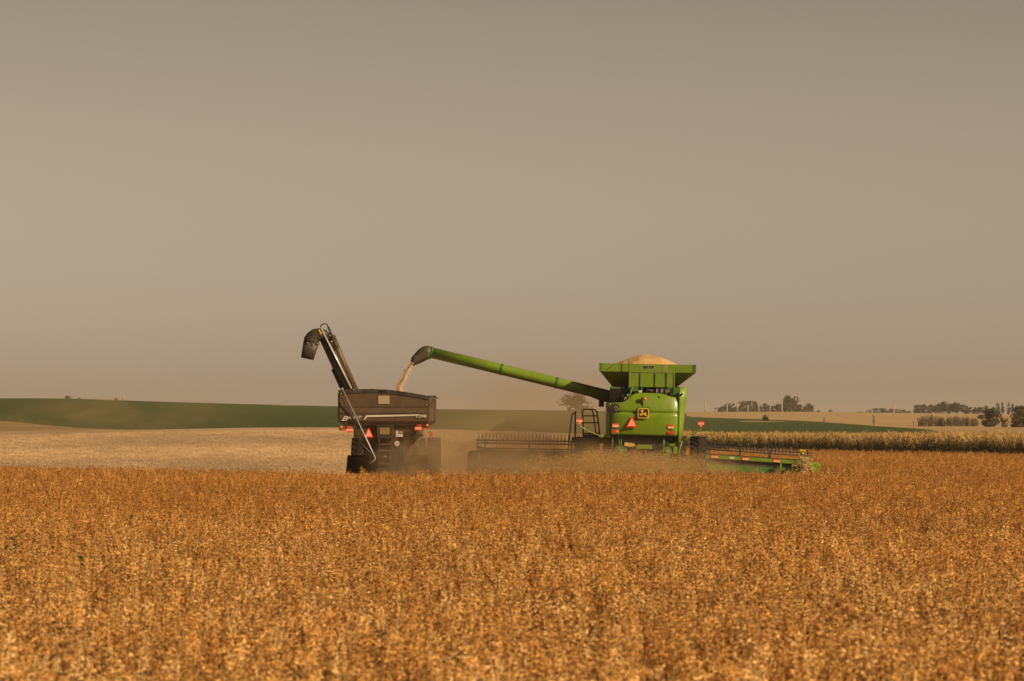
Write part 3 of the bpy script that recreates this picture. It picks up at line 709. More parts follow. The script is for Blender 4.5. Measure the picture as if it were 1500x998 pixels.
for x in (-2.30, -1.42, 1.42, 2.30): wheel(comb, (x, 5.05, 1.14), 1.16, .72, M["rim"], 24)
# cab and feeder house, ahead of the tank
def f(m): m.loft([rect(-.95,.95,5.0,6.6,2.15), rect(-1.0,1.0,5.0,6.9,2.6), rect(-1.0,1.0,5.0,6.7,3.75)], True)
cab = part('cab', M['glass'], comb, f)
part('cab_roof', M['green'], cab, lambda m: m.bevbox((-1.15,4.9,3.75),(1.15,6.9,4.0),.08))
part('feeder_house', M['dgreen'], comb, lambda m: m.loft([[(-.75,4.6,1.2),(.75,4.6,1.2),(.75,4.6,2.0),(-.75,4.6,2.0)],[(-.8,8.0,.5),(.8,8.0,.5),(.8,8.0,1.15),(-.8,8.0,1.15)]], True))
# platform, steps and hand rails at the left front corner
def f(m):
    a = C(838,640,5.4); b = C(872,650,5.4)
    m.bevbox((a.x,a.y-.1,b.z),(b.x+.5,a.y+.9,a.z),.03); m.bevbox((a.x+.1,a.y,b.z-.45),(b.x,a.y+.7,b.z),.03)
plat = part('platform', M['dark'], comb, f)
rails = [[(854.5,638),(853.2,604),(854.3,601),(857,600),(870,600),(873,601.2),(874.6,604),(878.6,636)], [(866,600.2),(868.5,603),(869.5,609),(873,636)],
         [(854,609.4),(875.3,609.4)], [(855,619.5),(876.6,619.5)], [(842.9,602.5),(842.2,641)], [(842.8,604.5),(838.5,607),(837,613),(833.5,648),(831.3,668)], [(854.5,635),(878.5,635)],
         [(844,622),(843.5,632),(847,640),(852,640),(854.5,632)]]
for k, pts in enumerate(rails):
    part('hand_rail', M['black'], plat, lambda m: m.tube([C(x, y, 5.4 + (.5 if k == 1 else 0)) for x, y in pts], .030 if k < 7 else .012, 6))

# unloading auger
AY = 5.0
au = part('unloading_auger', M['green'], comb, lambda m: m.tube([C(631,516.6,AY), C(735,541.5,AY), C(816,561.2,AY), C(890,579.2,AY-.3)], .232, 24))
for (px, py) in ((734.5,541.5),(815.5,561.1)):
    d = (C(816,561.2,AY)-C(735,541.5,AY)).normalized(); c = C(px, py, AY)
    part('collar', M['dgreen'], au, lambda m: (m.tube([c-d*.045, c-d*.012], .262, 24), m.tube([c+d*.012, c+d*.045], .262, 24)))
d = (C(816,561.2,AY)-C(735,541.5,AY)).normalized(); c = C(631.5,516.7,AY)
part('collar', M['dgreen'], au, lambda m: m.tube([c, c+d*.05], .265, 24))
part('collar', M['black'], au, lambda m: (m.tube([C(857,571.2,AY-.1), C(858,571.5,AY-.1)], .240, 20)))
part('shroud', M['black'], au, lambda m: m.loft([[C(845,560,AY-.3),C(872,567.5,AY-.4),C(894,572,AY-.5),C(894,591,AY-.5),C(876,586,AY-.4),C(862,580,AY-.3),C(866,571,AY-.3)], [C(845,560,AY+.4),C(872,567.5,AY+.4),C(894,572,AY+.4),C(894,591,AY+.4),C(876,586,AY+.4),C(862,580,AY+.4),C(866,571,AY+.4)]]))
part('pivot_bracket', M['dark'], au, lambda m: m.bevbox(*[tuple(v) for v in (C(877,596,AY-.3), C(885,586,AY+.1))], r=.02))
# rubber spout: oval sections swept down
def pair_ring(fn, ly, a, b, hd, n=16, sq=1.0):
    p = fn(a[0], a[1], ly); q = fn(b[0], b[1], ly); c = (p+q)/2; d = (p-q)/2; out = []
    for k in range(n):
        t = 2*math.pi*k/n; cc, ss = math.cos(t), math.sin(t)
        out.append(c + d*math.copysign(abs(cc)**sq, cc) + Vector((0, hd*math.copysign(abs(ss)**sq, ss), 0)))
    return out
part('spout', M['boot'], au, lambda m: m.loft([pair_ring(C, AY, *q) for q in (((632.5,508.2),(630,525.5),.25), ((626.5,506.8),(625.5,527),.27), ((620,507.6),(620.5,529.5),.28), ((613,512.5),(615.5,532),.28), ((606.8,519.5),(608,535),.26), ((603,524),(601.8,537.2),.24))], False, True), .02)

# ------------------------------------------------------------------ header: two hinged wings and a centre section
def header_wing(s):
    hinge_x = 2.5*s; slope = R(2.75) if s > 0 else R(-.25)
    def T(x, y, z):                              # local header coordinates turned about the hinge line
        if s*x > s*hinge_x:
            d = x-hinge_x; return Vector((hinge_x + d*math.cos(slope), y, z - d*math.sin(slope)))
        return Vector((x, y, z))
    E = 7.66 if s > 0 else -7.72
    zb = 1.43; rz = 1.66 if s > 0 else 1.74
    IN = 2.0*s                                    # wing starts beside the feeder house
    def bar(m, xa, xb, y, z, w_, h_):
        ps = [xa, hinge_x, xb] if s*xa < s*hinge_x < s*xb else [xa, xb]
        m.loft([[T(x,y,z-h_/2), T(x,y+w_,z-h_/2), T(x,y+w_,z+h_/2), T(x,y,z+h_/2)] for x in ps])
    xe = E - s*.75
    wing = part('header_wing', M['green'], comb, lambda m: bar(m, IN, xe, 7.6, zb, .16, .155))
    part('back_panel', M['dark'], wing, lambda m: bar(m, IN, xe, 7.72, zb-.19, .06, .24))
    part('lower_beam', M['dgreen'], wing, lambda m: bar(m, IN, xe+s*.05, 7.55, zb-.45, .22, .29))
    part('draper_deck', M['dark'], wing, lambda m: m.loft([[T(x,7.7,zb-.66), T(x,9.6,.22), T(x,9.6,.16), T(x,7.7,zb-.76)] for x in (IN, hinge_x, E-s*.1)]))
    part('cutter_bar', M['steel'], wing, lambda m: bar(m, IN, E-s*.1, 9.58, .17, .10, .05))
    # reel: centre tube, arms, bats with their rows of tines
    ry = 8.9; rr = .50; rc = rz-.28
    part('reel_tube', M['black'], wing, lambda m: m.tube([T(x,ry,rc) for x in (IN, hinge_x, xe+s*.45)], .07, 10))
    for k in range(6):
        a = R(75 + 60*k); by = ry + rr*.55*math.cos(a)*1.5; bz = rc + rr*math.sin(a)
        bt = part('reel_bat', M['black'], wing, lambda m: m.tube([T(x,by,bz) for x in (IN, hinge_x, xe+s*.45)], .032, 8))
        def f(m):
            x = IN + s*.1; up = k in (0, 1)
            while s*x < s*(xe + s*.4):
                hh = .30 if up else -.30
                p = T(x,by,bz); q = T(x+.012,by+.04,bz+hh); m.tube([p, q], [.018,.013], 4)
                x += s*.158
        part('tine_row', M['black'], bt, f)
    for x in ([2.82, 4.18, 5.48] if s > 0 else [-2.62, -3.2, -5.05]):
        part('reel_arm', M['black'], wing, lambda m: m.loft([[T(x-.035,y,z-.05), T(x+.035,y,z-.05), T(x+.035,y,z+.05), T(x-.035,y,z+.05)] for y, z in ((7.66,zb+.05),(7.85,rz+.16),(9.0,rz-.2))]))
    for x in ([3.05, 4.40, 5.76] if s > 0 else [-2.7, -4.6, -5.97]):
        part('reflector', M['pink'], wing, lambda m: m.loft([[T(x-.14,7.575,zb-.055),T(x+.14,7.575,zb-.055),T(x+.14,7.575,zb+.03),T(x-.14,7.575,zb+.03)],[T(x-.14,7.60,zb-.055),T(x+.14,7.60,zb-.055),T(x+.14,7.60,zb+.03),T(x-.14,7.60,zb+.03)]]))
        part('reflector_edge', M['red'], wing, lambda m: m.loft([[T(x-.14,7.574,zb+.032),T(x+.14,7.574,zb+.032),T(x+.14,7.574,zb+.07),T(x-.14,7.574,zb+.07)],[T(x-.14,7.60,zb+.032),T(x+.14,7.60,zb+.032),T(x+.14,7.60,zb+.07),T(x-.14,7.60,zb+.07)]]))
    part('decal', M['white'], wing, lambda m: m.loft([[T(x,7.592,zb-.05),T(x,7.592,zb+.045),T(x,7.60,zb+.045),T(x,7.60,zb-.05)] for x in (s*3.72, s*3.92)]))
    for x in (s*5.95, s*6.45):
        part('strut', M['green'], wing, lambda m: m.loft([[T(x-.04,7.52,z),T(x+.04,7.52,z),T(x+.04,7.6,z),T(x-.04,7.6,z)] for z in (zb-.70, zb-.10)]))
    for ga, gb, gc in ((5.55,5.75,.72),(6.15,6.3,.75)):
        part('gauge_bracket', M['black'], wing, lambda m: m.loft([[T(s*ga,7.4,z),T(s*gb,7.4,z),T(s*gb,7.5,z),T(s*ga,7.5,z)] for z in (zb-gc, zb-.32)]))
    # lifting arm to the reel end and the marker lamp
    part('end_arm', M['dgreen'], wing, lambda m: m.tube([T(xe-s*.35,7.62,zb+.08), T(xe+s*.05,7.8,zb+.16), T(xe+s*.38,8.2,zb+.26)], .045, 8))
    lx_ = xe - s*.02
    lh = part('marker_lamp', M['green'], wing, lambda m: m.loft([[T(lx_-.10,7.62,z),T(lx_+.10,7.62,z),T(lx_+.10,7.68,z),T(lx_-.10,7.68,z)] for z in (zb+.34, zb+.50)]))
    part('marker_cap', M['yellow'], lh, lambda m: m.loft([[T(lx_-.125,7.60,z),T(lx_+.125,7.60,z),T(lx_+.125,7.69,z),T(lx_-.125,7.69,z)] for z in (zb+.505, zb+.565)]))
    part('lens', M['amber'], lh, lambda m: ball(m, T(lx_,7.58,zb+.40), .055))
    part('stalk', M['dgreen'], lh, lambda m: m.tube([T(lx_,7.65,zb+.35), T(lx_+s*.02,7.7,zb+.2), T(lx_+s*.15,7.8,zb+.17)], .03, 6))
    # rounded end shield
    def f(m):
        secs = []
        for y, zt_, zl in ((7.35,zb-.02,zb-.68),(7.45,zb+.06,zb-.80),(7.9,zb+.08,.30),(8.8,zb-.15,.15),(9.8,.75,.1),(10.6,.30,.1)):
            a, b = (E-s*.42, E) if y < 9 else (E-s*.25, E-s*.08)
            secs.append([T(a,y,zl), T(b-s*.06,y,zl), T(b,y,zl+.08), T(b,y,zt_-.12), T(b-s*.08,y,zt_-.02), T(a+s*.05,y,zt_), T(a,y,zt_-.05)])
        m.loft(secs, True, False)
    part("end_shield", M["green"], wing, f)
    part('crop_divider', M['dark'], wing, lambda m: m.loft([[T(E-s*.78,y,a), T(E-s*.52,y,a), T(E-s*.52,y,b), T(E-s*.78,y,b)] for y, a, b in ((7.5,zb-.7,zb-.02),(9.0,.2,zb-.2))]))
    return T, E, zb
Tr, Er, zbr = header_wing(1); header_wing(-1)
part('header_centre', M['dgreen'], comb, lambda m: (m.bevbox((-2.05,7.6,1.35),(2.05,7.78,1.5),.02), m.bevbox((-2.05,7.6,.7),(2.05,7.8,.95),.02), m.box((-2.05,7.7,.5),(2.05,7.75,1.4))))

# bean straw hanging on the header's right end
def f(m):
    for i in range(420):
        p = Tr(Er-.62+random.gauss(0,.16), 7.32+random.gauss(0,.10), zbr-.25+random.gauss(0,.26))
        a = random.uniform(0,6.28); d = Vector((math.cos(a)*.5, math.sin(a)*.3, random.uniform(-1,.6))).normalized()*random.uniform(.08,.3)
        q = d.orthogonal().normalized()*random.uniform(.006,.014)
        m.add([p-q, p+q, p+d*.6+q*.8+Vector((0,0,-.02)), p+d-q*.3], [(0,1,2,3)])
st = tag(part('caught_straw', M['straw'], None, f), 'brown bean straw bunched against the green right end shield of the header', 'straw', kind='stuff')
st.matrix_world = comb.matrix_world.copy()

# ------------------------------------------------------------------ grain cart
GY = 162.0
cart = empty('grain_cart', (P(562,625,GY).x, GY, 0), (0, 0, R(-1.4)))
bpy.context.view_layer.update()
GI = cart.matrix_world.inverted()
def G(px, py, ly): return GI @ P(px, py, GY + ly)
tag(cart, 'dark bronze grain cart with a folded auger raised at its left corner', 'grain cart')
def ztop(x): return float(np.interp(x, [-1.9, -1.2, -.45, .3, 1.0, 1.9], [4.19, 4.235, 4.25, 4.20, 4.11, 3.95]))
# tank of rear wall, side walls and front wall with a fold line
def f(m):
    secs = []
    prof = [(None,0.0),(3.50,0.0),(3.47,.03),(3.44,-.02),(3.24,-.05),(3.22,.0),(3.19,-.05),(2.90,-.03),(2.83,.02)]
    xs_ = np.linspace(-1.87, 1.87, 16)
    g = [[(x, dy, ztop(x)-.07 if z is None else z) for x in xs_] for z, dy in prof]
    m.sheet(g, False)
part('rear_wall', M['cart'], cart, f, .03)
def side(s):
    def f(m):
        zt_ = ztop(s*1.9)-.07
        g = [[(s*1.885, y, z + (0.04*(y/6.5) if z > 3.6 else 0)) for y in np.linspace(.03, 6.5, 9)] for z in (zt_, 3.47)]
        g += [[(s*1.92, y, 3.44) for y in np.linspace(.03,6.5,9)], [(s*1.90, y, 2.9) for y in np.linspace(.03,6.5,9)], [(s*1.84, y, 2.83) for y in np.linspace(.03,6.5,9)]]
        m.sheet(g, False)
    w_ = part('side_wall', M['cart'], cart, f, .03)
    for y in (.02, 1.0, 2.1, 3.2, 4.3, 5.4, 6.4):
        part('stake', M['cart'], w_, lambda m: m.bevbox((s*1.90-.035, y, 2.9), (s*1.90+.035, y+.12, ztop(s*1.9)-.10), .01))
    for y in (.35, .75): part('slot', M['black'], w_, lambda m: m.box((s*1.905-.02,y,3.50),(s*1.905+.02,y+.18,3.72)))
side(-1); side(1)
part('front_wall', M['cart'], cart, lambda m: m.bevbox((-1.87,6.5,2.8),(1.87,6.56,4.0),.01))
# arched dark rim along the top
rim_ = part('top_rim', M['cartdark'], cart, lambda m: m.loft([[(x,-.045,ztop(x)-.16),(x,.05,ztop(x)-.16),(x,.05,ztop(x)),(x,-.045,ztop(x))] for x in np.linspace(-1.9,1.9,20)]))
for px, py in ((517.7,571.2),(547,569.6),(577,571.6),(606,575.8),(499.5,577)):
    p = G(px, py, 0); part('bolt', M['steel'], rim_, lambda m: ball(m, (p.x,-.06,p.z), .032))
p = G(562.5,572,0); part('latch', M['black'], rim_, lambda m: m.bevbox((p.x-.14,-.09,p.z-.05),(p.x+.14,-.04,p.z+.04),.01))
def f(m):
    m.tube([(-1.9,0.1,4.16),(-1.9,6.5,4.2)], .04, 8); m.tube([(1.9,0.1,3.93),(1.9,6.5,3.98)], .04, 8)
    m.tube([(1.88,0.15,3.93),(2.28,.35,3.85)], .025, 6)
part('tarp_rail', M['cartdark'], cart, f)
# tarp corner bolts
for px, py in ((499.5,582),(625,584),(625,588.5),(625,594),(499.8,589)):
    p = G(px, py, 0); part('bolt', M['steel'], cart, lambda m: ball(m, (p.x,-.03,p.z), .022, 8))
# chamfered underside and hopper
def f(m):
    m.loft([rect(-1.84,1.84,.02,6.5,2.84), rect(-1.66,1.66,.10,6.4,2.72), rect(-1.32,1.42,.22,6.2,2.70), rect(-1.22,1.36,.34,6.0,2.25), rect(-.62,.75,.75,5.2,1.25), rect(-.5,.6,1.0,4.9,.95)], False)
part('hopper', M['cart'], cart, f, .02)
for k, (a, b) in enumerate((((519,623),(519.5,640)),((519.5,640),(552,674)),((600,640),(620,624)),((604,650),(616,636)))):
    p = G(*a, .2); q = G(*b, .25); part('brace', M['cartdark'], cart, lambda m: m.tube([(p.x,.12+.1*k,p.z),(q.x,.3,q.z)], .04, 6))
for k in range(5):
    p = G(596+4*k, 652-3*k, .3); q = G(612+2.5*k, 632+1.2*k, .2); part('gusset', M['cart'], cart, lambda m: m.tube([(p.x,.5,p.z),(q.x,.18,q.z)], .028, 6))
# information plate, window, sight ladder, warning signs
p = G(554,592,0); q = G(570.5,580,0); part('notice_plate', M['tan'], cart, lambda m: m.bevbox((p.x,-.04,p.z),(q.x,.0,q.z),.006))
p = G(552.5,641,.1); q = G(576.5,622.5,.1)
wf = part('window_frame', M['cartdark'], cart, lambda m: (m.box((p.x,.02,p.z),(p.x+.1,.30,q.z)), m.box((q.x-.1,.02,p.z),(q.x,.30,q.z)), m.box((p.x+.1,.02,q.z-.08),(q.x-.1,.30,q.z)), m.box((p.x+.1,.02,p.z),(q.x-.1,.30,p.z+.10))))
a = G(556.5,636.5,.1); b = G(573,625.8,.1); part('pane', M['pane'], wf, lambda m: m.box((a.x,.06,a.z),(b.x,.16,b.z)))
p = G(554.5,641,.1); q = G(575.5,684,.1)
lad = part('ladder', M['cartdark'], cart, lambda m: (m.box((p.x,.05,q.z),(p.x+.06,.12,p.z)), m.box((q.x-.06,.05,q.z),(q.x,.12,p.z))))
for z in np.linspace(q.z+.1, p.z-.03, 5): part('rung', M['cart'], lad, lambda m: m.bevbox((p.x+.06,.03,z),(q.x-.06,.13,z+.05),.01))
part('step_panel', M['dark'], cart, lambda m: m.bevbox((p.x-.2,.2,.6),(q.x+.5,.45,1.9),.03))
def smv2():
    c = G(540.3,634.2,.1)
    t = part('slow_vehicle_triangle', M['red'], cart, lambda m: m.prism([(x,-.0,z) for x, z in tri(c.x,c.z,.20,.20)], (0,-.012,0)))
    part('centre', M['pink'], t, lambda m: m.prism([(x,-.014,z) for x, z in tri(c.x,c.z-.015,.145,.14)], (0,-.006,0)))
smv2()
c = G(581.6,649.8,.1); part('speed_disc', M['white'], cart, lambda m: m.tube([(c.x,.12,c.z),(c.x,.10,c.z)], .105, 20))
part('disc_ring', M['tan'], cart, lambda m: m.tube([(c.x,.10,c.z),(c.x,.095,c.z)], .05, 14))
for (a, b, cc, d, mt) in ((580.2,640,583.5,631.2,'white'),(584,640,590.2,636,'white'),(585,634.5,590,632,'tan')):
    p = G(a,b,.1); q = G(cc,d,.1); part('decal', M[mt], cart, lambda m: m.box((p.x,.08,p.z),(q.x,.10,q.z)))
part('bolt', M['steel'], cart, lambda m: ball(m, G(564.5,668.6,.05), .035))
# lamp clusters
def lamps(cx, cy, s):
    c = G(cx, cy, 0)
    bar = part('lamp_bar', M['cartdark'], cart, lambda m: (m.bevbox((c.x-.32,-.02,c.z-.02),(c.x+.32,.04,c.z+.03),.01), m.box((c.x-.05,0,c.z),(c.x+.05,.1,c.z+.32))))
    part('reflector', M['pink'], bar, lambda m: m.bevbox((c.x+s*.15-.14,-.06,c.z-.10),(c.x+s*.15+.14,-.02,c.z+.01),.006))
    part('reflector_edge', M['red'], bar, lambda m: m.bevbox((c.x+s*.15-.14,-.06,c.z-.14),(c.x+s*.15+.14,-.02,c.z-.102),.006))
    part('stop_lamp', M['red'], bar, lambda m: m.bevbox((c.x+s*.11-.10,-.06,c.z+.04),(c.x+s*.11+.10,-.02,c.z+.11),.01))
    part('side_reflector', M['red'], bar, lambda m: m.bevbox((c.x-s*.17-.12,-.05,c.z-.08),(c.x-s*.17+.12,-.025,c.z-.03),.006))
    part('turn_lamp', M['amber'], bar, lambda m: ball(m, (c.x-s*.22,-.03,c.z+.08), .06))
lamps(507,628.5,1); lamps(618,626,-1)
# lettering and stripe
p = G(501,615.8,0)
tilt = Matrix.Rotation(R(-1.2), 4, 'Y')
lettering('B', .27, M['white'], cart, Matrix.Translation((p.x-.02,-.10,p.z-.02)) @ tilt, .45, .004, width=.30)
lettering('RENT', .17, M['white'], cart, Matrix.Translation((p.x+.26,-.10,p.z+.05)) @ tilt, .45, .003, width=.60)
a = G(532.6,615,0); part('stripe', M['white'], cart, lambda m: m.prism([(a.x,-.078,a.z),(a.x+.05,-.078,a.z),(a.x+.15,-.078,a.z+.11),(a.x+2.35,-.078,a.z+.165),(a.x+2.35,-.078,a.z+.225),(a.x+.11,-.078,a.z+.185)], (0,-.006,0)))
p = G(609.6,611.6,0); lettering('1398', .17, M['white'], cart, Matrix.Translation((p.x,-.10,p.z-.01)) @ tilt, .1, .003, width=.44)
# tarp crank rod with its cranked handle
def f(m): m.tube([G(501.5,570,-.4), G(549.6,670.5,-.6), G(549.3,674,-.6), G(541,680,-.6)], .028, 8)
part('crank_rod', M['steel'], cart, f)
part('rod_knuckle', M['tan'], cart, lambda m: ball(m, G(501.3,570.2,-.3), .06))
part('hose', M['black'], cart, lambda m: m.tube([G(500,580,-.1), G(508,596,-.1), G(517,611,-.1), G(519,622,-.05)], .03, 6))
# running gear: one wide wheel each side on a crawler-style frame
part('axle', M['cartdark'], cart, lambda m: m.bevbox((-1.3,3.0,.6),(1.3,3.4,.95),.03))
for s in (-1, 1):
    def f(m):
        prof = []
        yc0, yc1, r0, r1 = 2.35, 4.2, .42, .42
        for k in range(9): a = R(90 + 180*k/8); prof.append((yc0+r0*math.cos(a), .44+r0*math.sin(a)))
        for k in range(9): a = R(-90 + 180*k/8); prof.append((yc1+r1*math.cos(a), .44+r1*math.sin(a)))
        prof += [(3.75,1.30),(3.45,1.40),(3.1,1.40),(2.8,1.30)]
        m.prism([(s*1.72, y, z) for y, z in prof], (-s*.86, 0, 0))
    tk = part('track', M['rubber'], cart, f)
    def f(m):
        for k in range(12):
            t = k/11; y = 2.0+ (3.0-2.0)*t; z = .55 + .85*t
            m.box((s*1.74-.02 if s > 0 else s*1.74, y-.06, z-.03), (s*1.74+.02 if s < 0 else s*1.74, y, z+.02))
            m.box((-s*.0 + s*.90, y-.08, z-.02), (s*1.70, y-.02, z+.03))
    part('track_lug', M['rubber'], tk, f)
part('drawbar', M['cartdark'], cart, lambda m: m.bevbox((-.2,6.0,.6),(.2,9.6,.85),.03))

# folding auger at the left front corner
A0 = 5.5
aug = part('cart_auger', M['cartdark'], cart, lambda m: m.tube([G(513,578,A0), G(495,538,A0), G(474,492,A0)], .235, 20))
part('auger_frame', M['cart'], aug, lambda m: m.tube([G(521.5,574,A0+.1), G(498.5,522,A0+.1), G(486,492,A0+.1)], .145, 12))
part('auger_pipe', M['steel_glint'], aug, lambda m: m.tube([G(514.8,569.5,A0-.28), G(470.8,482.2,A0-.28)], .034, 8))
part('fold_rib', M['black'], aug, lambda m: m.tube([G(486.5,541,A0-.05), G(499.5,569,A0-.05)], .05, 6))
hd_ = part('auger_hood', M['cartdark'], aug, lambda m: m.loft([pair_ring(G, A0, *q, 16, .6) for q in (((484,490),(466,499.5),.27), ((477.5,483.6),(467,500),.29), ((468,481.2),(467.3,500.3),.30), ((458.8,482.3),(467,500.8),.30), ((450.7,488),(467,501.5),.31), ((446,494.4),(467,502.2),.31), ((444.8,500.7),(467,503.2),.31))], False, True), .02)
part('downspout', M['boot'], hd_, lambda m: m.loft([pair_ring(G, A0, *q, 16, .6) for q in (((444.6,501.2),(467,503.7),.32), ((442.6,513),(463,516),.29), ((441,524),(458.8,527.8),.27))], False, True), .015)
part('hood_flange', M['black'], hd_, lambda m: m.loft([pair_ring(G, A0, (444,500.4),(467.8,502.8),.34,16,.6), pair_ring(G, A0, (443.9,501.8),(467.8,504.2),.34,16,.6)], True))
for px, py in ((450.5,502.6),(458.5,504.4),(465,503.5)): part('bolt', M['steel'], hd_, lambda m: ball(m, G(px,py,A0-.34), .035, 8))
part('warning_sticker', M['yellow'], hd_, lambda m: m.prism([G(466.2,483.5,A0-.33),G(468.2,482.8,A0-.33),G(471.8,489.3,A0-.33),G(469.8,490.3,A0-.33)], (0,-.012,0)))
part('hydraulic_hose', M['black'], hd_, lambda m: m.tube([G(469.5,480,A0-.2), G(471,475.8,A0-.2), G(475,474.2,A0-.2), G(479.5,475.8,A0-.2), G(481,480,A0-.2), G(488,496,A0-.2), G(491,508,A0-.2)], .026, 6))
part('cylinder', M['black'], hd_, lambda m: m.tube([G(480.6,479,A0-.1), G(487.5,494,A0-.1)], .05, 8))
part('fitting', M['dark'], hd_, lambda m: (m.tube([G(484,497,A0-.2), G(491,494,A0-.2)], .05, 6), m.tube([G(490,505,A0-.2), G(497,509,A0-.2)], .03, 6), m.tube([G(492,513,A0-.2), G(496,504,A0-.2)], .028, 6), m.bevbox((G(486,500,A0).x,A0-.3,G(486,500,A0).z),(G(489.5,497,A0).x,A0-.1,G(489.5,497,A0).z),.02)))
part('knuckle', M['steel'], hd_, lambda m: (ball(m, G(468,503,A0-.25), .05), ball(m, G(485.5,500.5,A0-.3), .045), ball(m, G(469.5,509,A0-.2), .03)))

# ------------------------------------------------------------------ tractor ahead of the cart
TYY = 173.0
trac = empty('tractor', (P(579,625,TYY).x, TYY, 0), (0, 0, R(-1.2)))
tag(trac, 'green tractor with dual wheels hidden ahead of the grain cart', 'tractor')
for x in (-1.70, -1.02, 1.02, 1.70): wheel(trac, (x, .9, 1.08), 1.10, .60, M['rim'], 22)
for x in (-1.0, 1.0): wheel(trac, (x, 4.0, .80), .82, .50, M['rim'], 20)
part('bonnet', M['dgreen'], trac, lambda m: m.loft([rect(-.45,.45,1.9,4.9,1.0), rect(-.48,.48,1.9,5.0,1.6), rect(-.38,.38,1.9,4.8,2.0)], True))
part('rear_housing', M['dgreen'], trac, lambda m: m.bevbox((-.5,.3,.7),(.5,2.0,1.6),.05))
tc_ = part('cab', M['glass'], trac, lambda m: m.loft([rect(-.75,.75,.4,2.0,1.6), rect(-.8,.8,.35,2.1,2.3), rect(-.72,.72,.45,1.9,3.0)], True))
part('cab_roof', M['dgreen'], tc_, lambda m: m.bevbox((-.85,.3,3.0),(.85,2.1,3.22),.06))
for s in (-1, 1):
    fd = part('fender', M['dgreen'], trac, lambda m: m.tube([(s*1.0,.9+1.2*math.cos(a),1.08+1.2*math.sin(a)) for a in np.linspace(.5,2.6,8)], .04, 6))
    part('tail_lamp', M['red'], fd, lambda m: m.bevbox((s*1.62-.08,-.25,2.20),(s*1.62+.08,-.18,2.42),.02))

# ------------------------------------------------------------------ pouring grain
def f(m):
    pts = [(604,531),(600,537),(597.5,543),(594,549),(590,556),(587,563),(584.5,570),(583,576)]
    for i in range(4200):
        t = random.random()*(len(pts)-1); k = int(t); a = pts[k]; b = pts[k+1]; u = t-k
        px = a[0]+(b[0]-a[0])*u; py = a[1]+(b[1]-a[1])*u
        wv = (0.75 + .45*math.sin(t*2.9+1) + t*.20)*(2.4 if random.random() < .22 else 1)
        p = P(px + random.gauss(0, wv) + 1.6*math.sin(t*2.1), py + random.gauss(0, 1.2), CY+AY-.1+random.gauss(0,.10))
        s = random.uniform(.010,.019)
        m.add([p+Vector((s,0,0)), p+Vector((-s*.5,s,0)), p+Vector((-s*.5,-s,0)), p+Vector((0,0,s))], [(0,1,2),(0,3,1),(1,3,2),(2,3,0)])
tag(part('falling_grain', M['grain'], None, f), 'stream of golden soybeans falling from the rubber auger spout', 'grain', kind='stuff')
def f(m):
    g = []
    for j in range(20):
        row = []
        for i in range(30):
            u = i/29*2-1; v = j/19*2-1; d = math.hypot(u, v)
            row.append((u*1.8, 3.25+v*3.1, 3.45+.35*max(0,1-d)+mnoise.noise((u*4,v*4,3))*.03))
        g.append(row)
    m.sheet(g)
gl_ = tag(part('cart_grain', M['grain'], None, f), 'soybeans lying inside the dark bronze grain cart', 'grain', kind='stuff'); gl_.matrix_world = cart.matrix_world.copy()

# chopped straw thrown out behind the combine
def f(m):
    for i in range(70000):
        px = random.gauss(900, 92) if random.random() < .75 else random.uniform(715, 1085)
        if not 700 < px < 1092: continue
        env = np.interp(px, [700,740,800,850,900,980,1030,1065,1092], [684,676,668,663,663,664,669,679,690])
        py = env + 30*random.random()**.8 + random.gauss(0, 5) + mnoise.noise((px*.035, 0, 2))*11
        if px < 860 and random.random() < (860-px)/210: continue
        if py > 712: continue
        p = P(px, py, random.uniform(153.6, 159.0))
        a = random.uniform(0,6.28); d = Vector((math.cos(a), math.sin(a)*.6, random.uniform(-.6,.5)))*random.uniform(.015,.055)
        q = d.orthogonal().normalized()*random.uniform(.004,.009)
        m.add([p-q, p+q, p+d], [(0,1,2)])
tag(part('chopped_straw', M['chaff'], None, f), 'cloud of chopped tan straw blown out behind the green combine', 'straw', kind='stuff')

